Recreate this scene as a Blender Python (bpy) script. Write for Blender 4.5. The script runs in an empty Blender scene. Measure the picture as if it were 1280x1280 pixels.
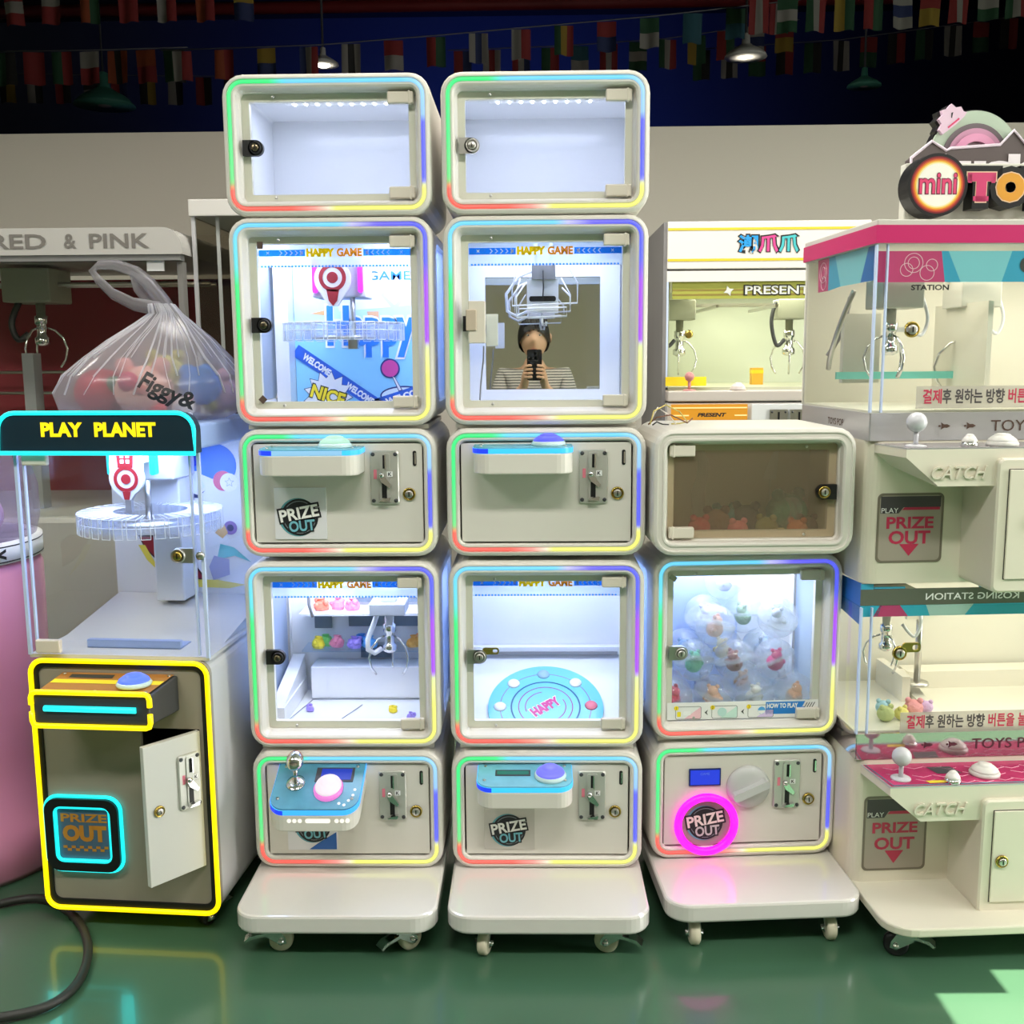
import bpy, bmesh, math, random
from mathutils import Vector, Matrix
from math import sin, cos, pi, radians, atan
random.seed(7)
SC = bpy.context.scene
COL = SC.collection
R = radians

# ------------------------------------------------------------------ materials
def lin(c):
    out = []
    for v in c[:3]:
        v = v / 255.0
        out.append(v / 12.92 if v <= 0.04045 else ((v + 0.055) / 1.055) ** 2.4)
    return (out[0], out[1], out[2], 1.0)
_M = {}
def mat(name, col=(200, 200, 200), rough=0.5, metal=0.0, var=0.0, scale=8.0, bump=0.0, coat=0.0, spec=0.5):
    """opaque material; var = soft procedural colour variation"""
    if name in _M: return _M[name]
    m = bpy.data.materials.new(name); m.use_nodes = True
    nt = m.node_tree; b = nt.nodes['Principled BSDF']
    b.inputs['Base Color'].default_value = lin(col)
    b.inputs['Roughness'].default_value = rough
    b.inputs['Metallic'].default_value = metal
    b.inputs['Coat Weight'].default_value = coat
    b.inputs['Specular IOR Level'].default_value = spec
    if var or bump:
        tc = nt.nodes.new('ShaderNodeTexCoord'); n = nt.nodes.new('ShaderNodeTexNoise')
        n.inputs['Scale'].default_value = scale; n.inputs['Detail'].default_value = 4
        nt.links.new(tc.outputs['Object'], n.inputs['Vector'])
        if var:
            mx = nt.nodes.new('ShaderNodeMix'); mx.data_type = 'RGBA'
            c = lin(col)
            mx.inputs['A'].default_value = tuple(v * (1 - var) for v in c[:3]) + (1,)
            mx.inputs['B'].default_value = tuple(min(1, v * (1 + var)) for v in c[:3]) + (1,)
            nt.links.new(n.outputs['Fac'], mx.inputs['Factor'])
            nt.links.new(mx.outputs['Result'], b.inputs['Base Color'])
        if bump:
            bp = nt.nodes.new('ShaderNodeBump'); bp.inputs['Strength'].default_value = bump
            bp.inputs['Distance'].default_value = 0.01
            nt.links.new(n.outputs['Fac'], bp.inputs['Height']); nt.links.new(bp.outputs['Normal'], b.inputs['Normal'])
    _M[name] = m; return m
def glow(name, col=(255, 255, 255), strength=1.0):
    if name in _M: return _M[name]
    m = bpy.data.materials.new(name); m.use_nodes = True
    b = m.node_tree.nodes['Principled BSDF']
    b.inputs['Base Color'].default_value = lin(tuple(v * 0.5 for v in col))
    b.inputs['Roughness'].default_value = 0.4
    b.inputs['Emission Color'].default_value = lin(col); b.inputs['Emission Strength'].default_value = strength
    _M[name] = m; return m
def ledmat():
    if 'rgb led diffuser' in _M: return _M['rgb led diffuser']
    m = bpy.data.materials.new('rgb led diffuser'); m.use_nodes = True
    nt = m.node_tree; b = nt.nodes['Principled BSDF']
    a = nt.nodes.new('ShaderNodeAttribute'); a.attribute_name = 'led'
    b.inputs['Base Color'].default_value = (.08, .08, .08, 1)
    nt.links.new(a.outputs['Color'], b.inputs['Emission Color']); b.inputs['Emission Strength'].default_value = 1.15
    _M['rgb led diffuser'] = m; return m
def glass(name, tint=(245, 250, 250), refl=0.6, haze=0.0, hazecol=(230, 235, 240), rough=0.0):
    """thin clear sheet: see-through with a fresnel mirror on top and, for hazy plastics, a little scatter"""
    if name in _M: return _M[name]
    m = bpy.data.materials.new(name); m.use_nodes = True
    nt = m.node_tree
    for n in list(nt.nodes): nt.nodes.remove(n)
    out = nt.nodes.new('ShaderNodeOutputMaterial')
    tr = nt.nodes.new('ShaderNodeBsdfTransparent'); tr.inputs['Color'].default_value = lin(tint)
    gl = nt.nodes.new('ShaderNodeBsdfGlossy'); gl.inputs['Roughness'].default_value = rough
    gl.inputs['Color'].default_value = (refl, refl, refl, 1)
    fr = nt.nodes.new('ShaderNodeFresnel'); fr.inputs['IOR'].default_value = 1.45
    mx = nt.nodes.new('ShaderNodeMixShader')
    ge = nt.nodes.new('ShaderNodeNewGeometry'); mu = nt.nodes.new('ShaderNodeMath'); mu.operation = 'SUBTRACT'; mu.use_clamp = True
    nt.links.new(fr.outputs[0], mu.inputs[0]); nt.links.new(ge.outputs['Backfacing'], mu.inputs[1])
    nt.links.new(mu.outputs[0], mx.inputs[0]); nt.links.new(tr.outputs[0], mx.inputs[1]); nt.links.new(gl.outputs[0], mx.inputs[2])
    last = mx
    if haze:
        df = nt.nodes.new('ShaderNodeBsdfDiffuse'); df.inputs['Color'].default_value = lin(hazecol)
        tl = nt.nodes.new('ShaderNodeBsdfTranslucent'); tl.inputs['Color'].default_value = lin(hazecol)
        m2 = nt.nodes.new('ShaderNodeMixShader'); m2.inputs[0].default_value = 0.5
        nt.links.new(df.outputs[0], m2.inputs[1]); nt.links.new(tl.outputs[0], m2.inputs[2])
        m3 = nt.nodes.new('ShaderNodeMixShader'); m3.inputs[0].default_value = haze
        nt.links.new(mx.outputs[0], m3.inputs[1]); nt.links.new(m2.outputs[0], m3.inputs[2]); last = m3
    nt.links.new(last.outputs[0], out.inputs['Surface'])
    _M[name] = m; return m

WHITE = mat('warm white painted board', (224, 220, 212), 0.42, var=0.02, scale=3)
GLOSSW = mat('glossy white laminate', (226, 223, 218), 0.1, var=0.02, scale=3, coat=1.0)
LINER = mat('glossy white cabinet liner', (240, 242, 245), 0.16)
JAMB = mat('white aluminium jamb', (240, 237, 228), 0.35)
HINGE = mat('cream plastic hinge', (224, 216, 202), 0.5)
SEAM = mat('dark seam gap', (60, 56, 52), 0.8)
CHROME = mat('chrome', (225, 225, 225), 0.12, 1.0)
STEEL = mat('brushed steel', (205, 203, 198), 0.3, 1.0, var=0.05, scale=40)
BRASS = mat('brass lock', (205, 178, 95), 0.25, 1.0)
BLACK = mat('black plastic', (22, 22, 24), 0.4)
DARK = mat('dark grey plastic', (60, 62, 66), 0.45)
GREYP = mat('grey plastic', (150, 150, 152), 0.45)
PANE = glass('clear door pane', (252, 253, 251))
SIDEHAZE = glass('side acrylic with painted reflection', (225, 236, 250), .7, haze=.72, hazecol=(212, 226, 246))  # pale blue haze stands in for reflections on the clear side windows
PLATE = mat('satin coin plate', (205, 205, 198), .32, .45)
ACRY = glass('clear acrylic sheet', (235, 243, 250), 0.7)
PUREWHITE = mat('white print', (245, 245, 245), 0.5)
BLUEPRINT = mat('blue print', (30, 120, 215), 0.5)
YELLOWPRINT = mat('yellow print', (250, 222, 40), 0.5)
ORANGEPRINT = mat('orange print', (240, 170, 60), 0.5)
BLACKPRINT = mat('black print', (28, 30, 34), 0.5)
RUBBER = mat('cream rubber wheel', (212, 205, 182), 0.6)

# ------------------------------------------------------------------ mesh builder
_TX = {}
def text_mesh(s, bold=0.0, shear=0.0, res=3):
    k = (s, bold, shear, res)
    if k in _TX: return _TX[k]
    cu = bpy.data.curves.new('t', 'FONT'); cu.body = s; cu.size = 1.0; cu.offset = bold; cu.shear = shear
    cu.resolution_u = res; cu.align_x = 'CENTER'
    o = bpy.data.objects.new('t', cu); COL.objects.link(o)
    dg = bpy.context.evaluated_depsgraph_get(); dg.update()
    me = o.evaluated_get(dg).to_mesh()
    v = [p.co.copy() for p in me.vertices]; f = [tuple(p.vertices) for p in me.polygons]
    o.evaluated_get(dg).to_mesh_clear()
    bpy.data.objects.remove(o); bpy.data.curves.remove(cu)
    if not v: v = [Vector((0, 0, 0))]
    x0 = min(p.x for p in v); x1 = max(p.x for p in v); y0 = min(p.y for p in v); y1 = max(p.y for p in v)
    v = [((p.x - (x0 + x1) / 2), (p.y - (y0 + y1) / 2)) for p in v]
    _TX[k] = (v, f, x1 - x0, y1 - y0); return _TX[k]

def rrect(x0, x1, z0, z1, r, n=5):
    """rounded rectangle outline, clockwise from the top-left corner"""
    pts = []
    for cx, cz, a0 in ((x0 + r, z1 - r, 180), (x1 - r, z1 - r, 90), (x1 - r, z0 + r, 0), (x0 + r, z0 + r, -90)):
        for i in range(n + 1):
            a = R(a0 - 90 * i / n); pts.append((cx + r * cos(a), cz + r * sin(a)))
    return pts
def circ(cx, cz, r, n=24, rz=None):
    return [(cx + r * cos(2 * pi * i / n), cz + (rz or r) * sin(2 * pi * i / n)) for i in range(n)]
def star(cx, cz, ro, ri, n, ph=90):
    return [(cx + (ro if i % 2 == 0 else ri) * cos(R(ph) + pi * i / n), cz + (ro if i % 2 == 0 else ri) * sin(R(ph) + pi * i / n)) for i in range(2 * n)]

class MB:
    def __init__(s, m=None, M=None):
        s.v = []; s.f = []; s.fm = []; s.ms = []; s.M = M or Matrix(); s.cur = 0; s.sm = []; s.smooth = False
        if m: s.mat(m)
    def mat(s, m):
        if m not in s.ms: s.ms.append(m)
        s.cur = s.ms.index(m); return s
    def add(s, vs, fs, smooth=None):
        b = len(s.v); s.v += [s.M @ Vector(p) for p in vs]
        for f in fs:
            s.f.append(tuple(i + b for i in f)); s.fm.append(s.cur); s.sm.append(s.smooth if smooth is None else smooth)
        return s
    def box(s, x0, x1, y0, y1, z0, z1):
        v = [(x0, y0, z0), (x1, y0, z0), (x1, y1, z0), (x0, y1, z0), (x0, y0, z1), (x1, y0, z1), (x1, y1, z1), (x0, y1, z1)]
        return s.add(v, [(0, 3, 2, 1), (4, 5, 6, 7), (0, 1, 5, 4), (1, 2, 6, 5), (2, 3, 7, 6), (3, 0, 4, 7)], False)
    def loft(s, rings, closed=True, skip=(), cap0=False, cap1=False, smooth=False):
        n = len(rings[0]); v = [p for r in rings for p in r]; f = []
        for k in range(len(rings) - 1):
            for i in range(n if closed else n - 1):
                if i in skip: continue
                j = (i + 1) % n
                f.append((k * n + i, k * n + j, (k + 1) * n + j, (k + 1) * n + i))
        if cap0: f.append(tuple(range(n))[::-1])
        if cap1: f.append(tuple((len(rings) - 1) * n + i for i in range(n)))
        return s.add(v, f, smooth)
    def prism(s, pts, y0, y1):
        """outline in x,z pulled from y0 to y1"""
        return s.loft([[(x, y0, z) for x, z in pts], [(x, y1, z) for x, z in pts]], cap0=True, cap1=True)
    def prismz(s, pts, z0, z1, sc=1.0):
        return s.loft([[(x * sc, y * sc, z0) for x, y in pts], [(x, y, z1) for x, y in pts]], cap0=True, cap1=True)
    def prismx(s, pts, x0, x1):
        return s.loft([[(x0, y, z) for y, z in pts], [(x1, y, z) for y, z in pts]], cap0=True, cap1=True)
    def ring(s, outer, inner, y0, y1):
        """flat frame between two outlines of equal length"""
        return s.loft([[(x, y1, z) for x, z in outer], [(x, y0, z) for x, z in outer], [(x, y0, z) for x, z in inner], [(x, y1, z) for x, z in inner], [(x, y1, z) for x, z in outer]])
    def flat(s, pts, y):
        return s.add([(x, y, z) for x, z in pts], [tuple(range(len(pts)))], False)
    def tube(s, path, r, n=8, closed=False, smooth=True, taper=None):
        P = [Vector(p) for p in path]; rings = []; m = len(P)
        up = Vector((0, 0, 1)); prev = None
        for i in range(m):
            if closed: d = P[(i + 1) % m] - P[i - 1]
            else: d = P[min(i + 1, m - 1)] - P[max(i - 1, 0)]
            d.normalize() if d.length > 1e-9 else None
            if prev is None:
                a = up if abs(d.dot(up)) < 0.9 else Vector((0, 1, 0))
                u = d.cross(a).normalized()
            else:
                u = prev - d * prev.dot(d)
                u = u.normalized() if u.length > 1e-6 else d.orthogonal().normalized()
            prev = u; w = d.cross(u)
            rr = r if taper is None else taper(i / (m - 1))
            rings.append([P[i] + (u * cos(2 * pi * k / n) + w * sin(2 * pi * k / n)) * rr for k in range(n)])
        if closed: rings.append(rings[0])
        return s.loft(rings, cap0=not closed, cap1=not closed, smooth=smooth)
    def cyl(s, p0, p1, r, n=16, r1=None, smooth=True):
        return s.tube([p0, p1], r, n, smooth=smooth, taper=None if r1 is None else (lambda t: r + (r1 - r) * t))
    def lathe(s, prof, n=24, center=(0, 0, 0), axis='Z', smooth=True, sx=1.0):
        """profile [(radius, height)] turned about an axis through center"""
        cx, cy, cz = center; rings = []
        for r, h in prof:
            rg = []
            for i in range(n):
                a = 2 * pi * i / n; p = (r * cos(a) * sx, r * sin(a), h)
                if axis == 'Y': p = (p[0], -h, p[1])
                elif axis == 'X': p = (h, p[0], p[1])
                rg.append((cx + p[0], cy + p[1], cz + p[2]))
            rings.append(rg)
        return s.loft(rings, cap0=prof[0][0] > 1e-6, cap1=prof[-1][0] > 1e-6, smooth=smooth)
    def ball(s, c, r, n=16, sz=1.0, sy=1.0):
        m = n // 2
        prof = [(max(1e-7, r * sin(pi * k / m)), -r * cos(pi * k / m)) for k in range(m + 1)]
        cx, cy, cz = c; rings = []
        for q, h in prof:
            rings.append([(cx + q * cos(2 * pi * i / n), cy + sy * q * sin(2 * pi * i / n), cz + sz * h) for i in range(n)])
        return s.loft(rings, smooth=True)
    def text(s, t, x, z, w=None, h=None, y=0.0, bold=0.0, shear=0.0, rot=0.0, depth=0.0, plane='XZ', mirror=False, res=3):
        """lettering centred at x,z on the front plane y (faces -y); plane XY lays it on a top face at height y"""
        v, f, tw, th = text_mesh(t, bold, shear, res)
        sy = (h / th) if h else w / tw
        sx = (w / tw) if w else sy
        if mirror: sx = -sx
        c, n = cos(R(rot)), sin(R(rot)); out = []
        for a, b in v:
            a *= sx; b *= sy; p = (a * c - b * n, a * n + b * c)
            out.append((x + p[0], y, z + p[1]) if plane == 'XZ' else (x + p[0], z + p[1], y))
        if depth:
            k = len(out); d = Vector((0, depth, 0)) if plane == 'XZ' else Vector((0, 0, -depth))
            back = [tuple(Vector(p) + d) for p in out]
            ed = {}
            for fc in f:
                for i in range(len(fc)):
                    e = (fc[i], fc[(i + 1) % len(fc)]); ed[e] = 1
            side = [(a, b, b + k, a + k) for a, b in ed if (b, a) not in ed]
            return s.add(out + back, list(f) + [tuple(i + k for i in fc) for fc in f] + side, False)
        return s.add(out, f, False)

def finish(mesh_name, mb, off=(0, 0, 0)):
    me = bpy.data.meshes.new(mesh_name); o = Vector(off)
    me.from_pydata([p - o for p in mb.v], [], mb.f)
    for m in mb.ms: me.materials.append(m)
    for i, p in enumerate(me.polygons):
        p.material_index = mb.fm[i]; p.use_smooth = mb.sm[i]
    bm = bmesh.new(); bm.from_mesh(me); bmesh.ops.recalc_face_normals(bm, faces=bm.faces); bm.to_mesh(me); bm.free()
    me.update(); return me
def bevel(o, w=0.002, seg=2):
    b = o.modifiers.new('Bevel', 'BEVEL'); b.width = w; b.segments = seg; b.limit_method = 'ANGLE'; b.angle_limit = R(40); return o
class Thing:
    """an Empty at the thing's base; part() hangs a mesh under it, or under one of its parts"""
    def __init__(s, name, label, cat, loc=(0, 0, 0), rot=0.0, group=None, off=(0, 0, 0)):
        e = bpy.data.objects.new(name, None); COL.objects.link(e)
        e.empty_display_size = 0.05; e.location = Vector(loc) + Matrix.Rotation(R(rot), 3, 'Z') @ Vector(off)
        e.rotation_euler = (0, 0, R(rot)); e['label'] = label; e['category'] = cat
        if group: e['group'] = group
        s.o = e; s.off = off
    def part(s, name, mb, parent=None, bev=0.0, label=None):
        o = bpy.data.objects.new(name, finish(name, mb, s.off)); COL.objects.link(o)
        o.parent = parent or s.o
        if bev: bevel(o, bev)
        if label: o['label'] = label
        return o
    def light(s, name, kind, loc, energy, col, rot=(0, 0, 0), size=0.2, size_y=None, radius=0.05):
        l = bpy.data.lights.new(name, kind); l.energy = energy; l.color = lin(col)[:3]
        if kind == 'AREA':
            l.size = size
            if size_y: l.shape = 'RECTANGLE'; l.size_y = size_y
        else: l.shadow_soft_size = radius
        o = bpy.data.objects.new(name, l); COL.objects.link(o); o.parent = s.o
        o.location = Vector(loc) - Vector(s.off); o.rotation_euler = rot; return o
def single(name, mb, label, cat, loc=(0, 0, 0), rot=0.0, group=None, bev=0.0, kind=None):
    o = bpy.data.objects.new(name, finish(name, mb)); COL.objects.link(o)
    o.location = loc; o.rotation_euler = (0, 0, R(rot)); o['label'] = label; o['category'] = cat
    if group: o['group'] = group
    if kind: o['kind'] = kind
    if bev: bevel(o, bev)
    return o
def struct(name, mb, bev=0.0):
    o = bpy.data.objects.new(name, finish(name, mb)); COL.objects.link(o); o['kind'] = 'structure'
    if bev: bevel(o, bev)
    return o
def clone(o, parent=None):
    c = o.copy(); COL.objects.link(c)
    if parent is not None: c.parent = parent
    for ch in list(o.children): clone(ch, c)
    return c

# ------------------------------------------------------------------ camera and render look
cam = bpy.data.cameras.new('camera'); cam.sensor_width = 36; cam.lens = 36 * 1300 / 1280; cam.clip_start = 0.01
co = bpy.data.objects.new('camera', cam); COL.objects.link(co); SC.camera = co
pitch, yaw, roll = atan(192 / 1300), atan(24 / 1300), R(0.42)
fw = Vector((-sin(yaw) * cos(pitch), cos(yaw) * cos(pitch), -sin(pitch)))
r0 = Vector((cos(yaw), sin(yaw), 0)); u0 = r0.cross(fw)
rt = r0 * cos(roll) - u0 * sin(roll); up = u0 * cos(roll) + r0 * sin(roll)
co.matrix_world = Matrix(((rt.x, up.x, -fw.x, 0), (rt.y, up.y, -fw.y, 0), (rt.z, up.z, -fw.z, 1.30), (0, 0, 0, 1)))
SC.view_settings.view_transform = 'Standard'; SC.view_settings.look = 'None'
SC.view_settings.exposure = 0.0; SC.view_settings.gamma = 1.0; SC.view_settings.use_curve_mapping = False
cy = SC.cycles
cy.max_bounces = 10; cy.transparent_max_bounces = 24; cy.diffuse_bounces = 4; cy.glossy_bounces = 5
cy.use_denoising = True; cy.sample_clamp_indirect = 6.0; cy.caustics_reflective = False; cy.caustics_refractive = False
# ------------------------------------------------------------------ room
FLOOR = mat('green epoxy floor', (64, 99, 76), 0.22, var=0.18, scale=1.2, bump=0.02, coat=0.3)
WALLM = mat('off-white partition board', (205, 198, 186), 0.6, var=0.02, scale=0.7)
WARM = mat('beige room wall', (214, 206, 186), 0.7, var=0.03, scale=0.8)
HALL = mat('dark blue hall wall', (66, 70, 90), 0.8)
ROOF = mat('dark hall roof', (34, 32, 33), 0.85)
mb = MB(FLOOR); mb.box(-7, 8.2, -4.5, 13.2, -0.1, 0.0); struct('floor', mb)
mb = MB(WALLM); mb.box(-7, 8, 5.6, 5.68, 0, 2.475); struct('wall_back', mb)
mb = MB(HALL); mb.box(-7, 8.2, 13.0, 13.2, 0, 5.4); struct('wall_far', mb)
mb = MB(WARM); mb.box(-7.2, -7, -4.5, 13.0, 0, 5.4); struct('wall_left', mb)
mb = MB(WARM); mb.box(-7.2, 4.5, -4.7, -4.5, 0, 5.4); struct('wall_rear', mb)
mb = MB(WARM)
DY0, DY1, DH = 0.95, 2.135, 3.0
mb.box(4.5, 4.7, -4.7, DY0, 0, 5.4); mb.box(4.5, 4.7, DY1, 5.6, 0, 5.4); mb.box(8, 8.2, 5.4, 13.2, 0, 5.4); mb.box(4.5, 8.2, 5.4, 5.6, 0, 5.4); mb.box(4.5, 4.7, DY0, DY1, DH, 5.4)
struct('wall_right', mb)
mb = MB(mat('white ceiling board', (215, 213, 206), 0.7)); mb.box(-7, 4.5, -4.5, 3.4, 3.05, 3.12); struct('ceiling', mb)
mb = MB(ROOF); mb.box(-7, 8.2, 3.3, 13.2, 5.3, 5.45); struct('ceiling_hall', mb)
mb = MB(ROOF); mb.box(-7, 4.5, 3.4, 3.46, 3.05, 5.3); struct('trim_1', mb)
# open loading door: its frame, and an unseen box added to notch the sunlight
mb = MB(STEEL); mb.box(4.44, 4.5, DY0 - .06, DY0, 0, DH + .06); mb.box(4.44, 4.5, DY1, DY1 + .06, 0, DH + .06); mb.box(4.44, 4.5, DY0, DY1, DH, DH + .06)
mb.box(4.50, 4.512, DY1 - .085, DY1 + .1, DH - .26, DH)
struct('door_1', mb)
# red steel pipe high in the dark hall
single('ceiling_pipe', MB(mat('dull red pipe', (120, 30, 34), 0.6)).tube([(-4.4, 9, 4.15), (3.0, 9, 4.17)], 0.05, 10),
       'dull red pipe running high across the dark hall', 'pipe')
for i, (x, ly) in enumerate(((-2.2, .3), (0.2, .3), (2.6, .3), (-3.0, 2.75), (-.2, 2.75), (2.4, 2.75))):  # unseen panels added as fill for the machine fronts and the back row
    where = ('left front', 'middle front', 'right front', 'left rear', 'middle rear', 'right rear')[i]
    t = Thing('fill_panel', 'unseen ceiling panel added as fill light over the %s of the showroom' % where, 'light', (x, ly, 3.05), 0, 'added showroom fill panels')
    t.part('housing', MB(WHITE).box(-.7, .7, -.16, .16, -.04, 0)); t.part('diffuser', MB(glow('fill panel diffuser', (255, 246, 230), 1.5)).box(-.67, .67, -.13, .13, -.046, -.041))
    t.light('fill_light', 'AREA', (0, 0, -.06), 47 if ly < 1 else 46, (255, 250, 243), size=1.3, size_y=0.26)
# daylight through the loading door
l = bpy.data.lights.new('door_daylight', 'AREA'); l.shape = 'RECTANGLE'; l.size = DY1 - DY0 - .2; l.size_y = DH - .3; l.energy = 120; l.color = (1, .97, .92)
o = bpy.data.objects.new('door_daylight', l); COL.objects.link(o); o.location = (4.42, (DY0 + DY1) / 2, DH / 2); o.rotation_euler = (R(90), 0, R(90))
l = bpy.data.lights.new('sun', 'SUN'); l.energy = 34; l.angle = R(0.12); l.color = (1, .86, .72)
o = bpy.data.objects.new('sun', l); COL.objects.link(o)
d = Vector((-3.87, -0.065, -3.0)).normalized(); o.rotation_euler = d.to_track_quat('-Z', 'Y').to_euler(); o.location = (6, 0, 6)
w = bpy.data.worlds.new('sky'); SC.world = w; w.use_nodes = True
bg = w.node_tree.nodes['Background']; bg.inputs[0].default_value = (0.75, 0.85, 1, 1); bg.inputs[1].default_value = 1.2
# blue flood light that tints the far end of the hall
t = Thing('flood_light', 'small blue flood light behind the partition wall', 'light', (-0.5, 9.5, 0.0))
mbx = MB(BLACK); mbx.cyl((0, 0, 0), (0, 0, 2.0), .03); mbx.box(-.15, .15, -.06, .06, 2.0, 2.2); t.part('stand', mbx)
t.part('lens', MB(glow('blue flood lens', (40, 70, 255), 4)).box(-.13, .13, .061, .066, 2.02, 2.18))
t.light('flood', 'SPOT', (0, .1, 2.1), 520, (58, 92, 215), rot=(R(108), 0, 0), radius=.1)
bpy.data.lights['flood'].spot_size = R(120); bpy.data.lights['flood'].spot_blend = 1.0

# pendant lamps
def pendant(label, x, y, z, r, lit, shade):
    t = Thing('pendant_lamp', label, 'lamp', (x, y, z), 0, 'pendant lamps in the hall')
    t.part('cord', MB(DARK).tube([(0, 0, r * 1.05), (0, 0, 5.3 - z)], .008, 6))
    m = MB(shade); m.lathe([(r, 0), (r * .97, .012), (r * .75, r * .28), (r * .35, r * .5), (r * .2, r * .62), (r * .17, r * 1.05), (r * .06, r * 1.1)], 28)
    t.part('lamp_shade', m)
    b = glow('warm lit bulb', (255, 250, 235), 12) if lit else GREYP
    t.part('bulb', MB(b).ball((0, 0, r * (.1 if lit == 1 else .16)), r * (.5 if lit == 1 else .4), 16, .5))
    if lit: t.light('bulb_light', 'POINT', (0, 0, -.08), 2.5, (255, 244, 225))
SH1 = mat('white enamel shade', (200, 200, 195), 0.4); SH2 = mat('pale green enamel shade', (60, 120, 105), 0.5)
pendant('lit white pendant lamp hanging above the left tower', -1.32, 7, 3.17, .10, 1, SH1)
pendant('lit wide pendant lamp hanging above the yellow-striped machine', 1.38, 7, 3.185, .135, 2, SH1)
pendant('unlit greenish pendant lamp hanging at far left among dark flags', -3.14, 8, 3.17, .22, 0, SH2)
pendant('unlit greenish pendant lamp hanging nearest the rainbow sign', 2.29, 7.5, 3.12, .115, 0, SH2)

# strings of small national flags
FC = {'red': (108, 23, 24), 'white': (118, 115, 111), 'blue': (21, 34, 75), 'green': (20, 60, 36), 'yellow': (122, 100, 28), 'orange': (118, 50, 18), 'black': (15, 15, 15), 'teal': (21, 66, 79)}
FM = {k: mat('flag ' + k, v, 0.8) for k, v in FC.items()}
ORD = 'first second third fourth fifth sixth seventh eighth ninth tenth eleventh twelfth thirteenth fourteenth fifteenth'.split()
def flag_string(desc, pts, n, w, h, combos, sag=0.03):
    P = [Vector(p) for p in pts]; L = [0]
    for a, b in zip(P, P[1:]): L.append(L[-1] + (b - a).length)
    def at(s):
        for i in range(len(P) - 1):
            if s <= L[i + 1] + 1e-6: return P[i].lerp(P[i + 1], (s - L[i]) / (L[i + 1] - L[i]))
        return P[-1]
    single('flag_string', MB(mat('grey cord', (95, 95, 100), .8)).tube([tuple(p) for p in P], .004, 5), 'thin grey cord carrying flags, the ' + desc, 'cord')
    for i in range(n):
        p = at(L[-1] * (i + .5) / n); cs, hor = combos[i % len(combos)]
        mb = MB(); k = len(cs); ph = random.random() * 6; tw = random.uniform(-.15, .15)
        nx = 9
        for b in range(k):
            mb.mat(FM[cs[b]])
            rows = []
            for jz in range(2):
                rows.append([])
                for jx in range(nx):
                    fx, fz = jx / (nx - 1), jz
                    if hor: X = fx; Z = (b + fz) / k
                    else: X = (b + fx) / k; Z = fz
                    rows[-1].append(((X - .5) * w, .02 * sin(6 * X + ph) * Z - .004, -Z * h - .010))
            f0 = rows[0]; f1 = rows[1]
            mb.add(f0 + f1, [(q, q + 1, nx + q + 1, nx + q) for q in range(nx - 1)], True)
            mb.add([(a, b_ + .003, c) for a, b_, c in f0 + f1], [(q, q + 1, nx + q + 1, nx + q) for q in range(nx - 1)], True)
        names = ' '.join(dict.fromkeys(cs)) if len(set(cs)) > 1 else cs[0]
        single('hanging_flag', mb, '%s flag, %s from the left on the %s' % (' '.join(dict.fromkeys(cs)), ORD[i], desc), 'flag', tuple(p), R(0) + tw * 60, 'flags on the ' + desc)
V, H_ = False, True
A = [(('red', 'white', 'red'), H_), (('white', 'red'), H_), (('orange', 'green'), V), (('red',), V)]
B = [(('white', 'red'), V), (('orange', 'red'), V), (('yellow', 'blue'), H_), (('blue', 'white', 'red'), V), (('white', 'black', 'white'), V), (('red', 'white'), H_), (('red', 'green'), V), (('white', 'blue', 'white'), V),
     (('white', 'red'), V), (('green', 'yellow', 'red'), V), (('red', 'blue'), H_), (('green', 'white'), H_), (('teal',), V), (('green', 'teal'), H_), (('red', 'white', 'green'), V)]
C_ = [(('red', 'blue'), V), (('white', 'red', 'white'), V), (('red', 'white', 'blue'), V), (('green', 'red'), V), (('teal', 'white'), H_)]
D_ = [(('red', 'white', 'red'), V), (('green', 'white', 'green'), H_), (('green', 'white', 'red'), V), (('yellow', 'green'), V), (('red', 'green'), V), (('white', 'blue', 'white'), H_), (('red', 'yellow'), H_)]
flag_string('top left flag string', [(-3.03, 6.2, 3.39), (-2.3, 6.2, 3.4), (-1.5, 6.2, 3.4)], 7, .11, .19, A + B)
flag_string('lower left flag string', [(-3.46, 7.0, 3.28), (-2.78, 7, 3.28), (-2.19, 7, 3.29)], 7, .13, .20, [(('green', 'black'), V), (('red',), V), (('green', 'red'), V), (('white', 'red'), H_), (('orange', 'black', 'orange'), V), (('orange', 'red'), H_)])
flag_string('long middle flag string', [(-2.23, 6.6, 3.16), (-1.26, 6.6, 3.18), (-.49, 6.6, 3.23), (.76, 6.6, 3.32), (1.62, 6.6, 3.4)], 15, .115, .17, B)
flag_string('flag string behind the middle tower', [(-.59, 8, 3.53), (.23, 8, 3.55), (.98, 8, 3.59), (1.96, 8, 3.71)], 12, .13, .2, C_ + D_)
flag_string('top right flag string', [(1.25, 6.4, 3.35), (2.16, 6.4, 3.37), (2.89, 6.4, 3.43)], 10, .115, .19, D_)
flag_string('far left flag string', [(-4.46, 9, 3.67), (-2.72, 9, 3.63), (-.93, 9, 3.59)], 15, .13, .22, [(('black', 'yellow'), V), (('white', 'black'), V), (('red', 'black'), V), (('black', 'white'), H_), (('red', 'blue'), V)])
flag_string('far right flag string', [(1.23, 8.5, 3.65), (2.4, 8.5, 3.71), (3.79, 8.5, 3.87)], 12, .13, .22, [(('green', 'black'), V), (('white', 'black', 'white'), V), (('red', 'green'), H_), (('black', 'red'), V)])
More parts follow.
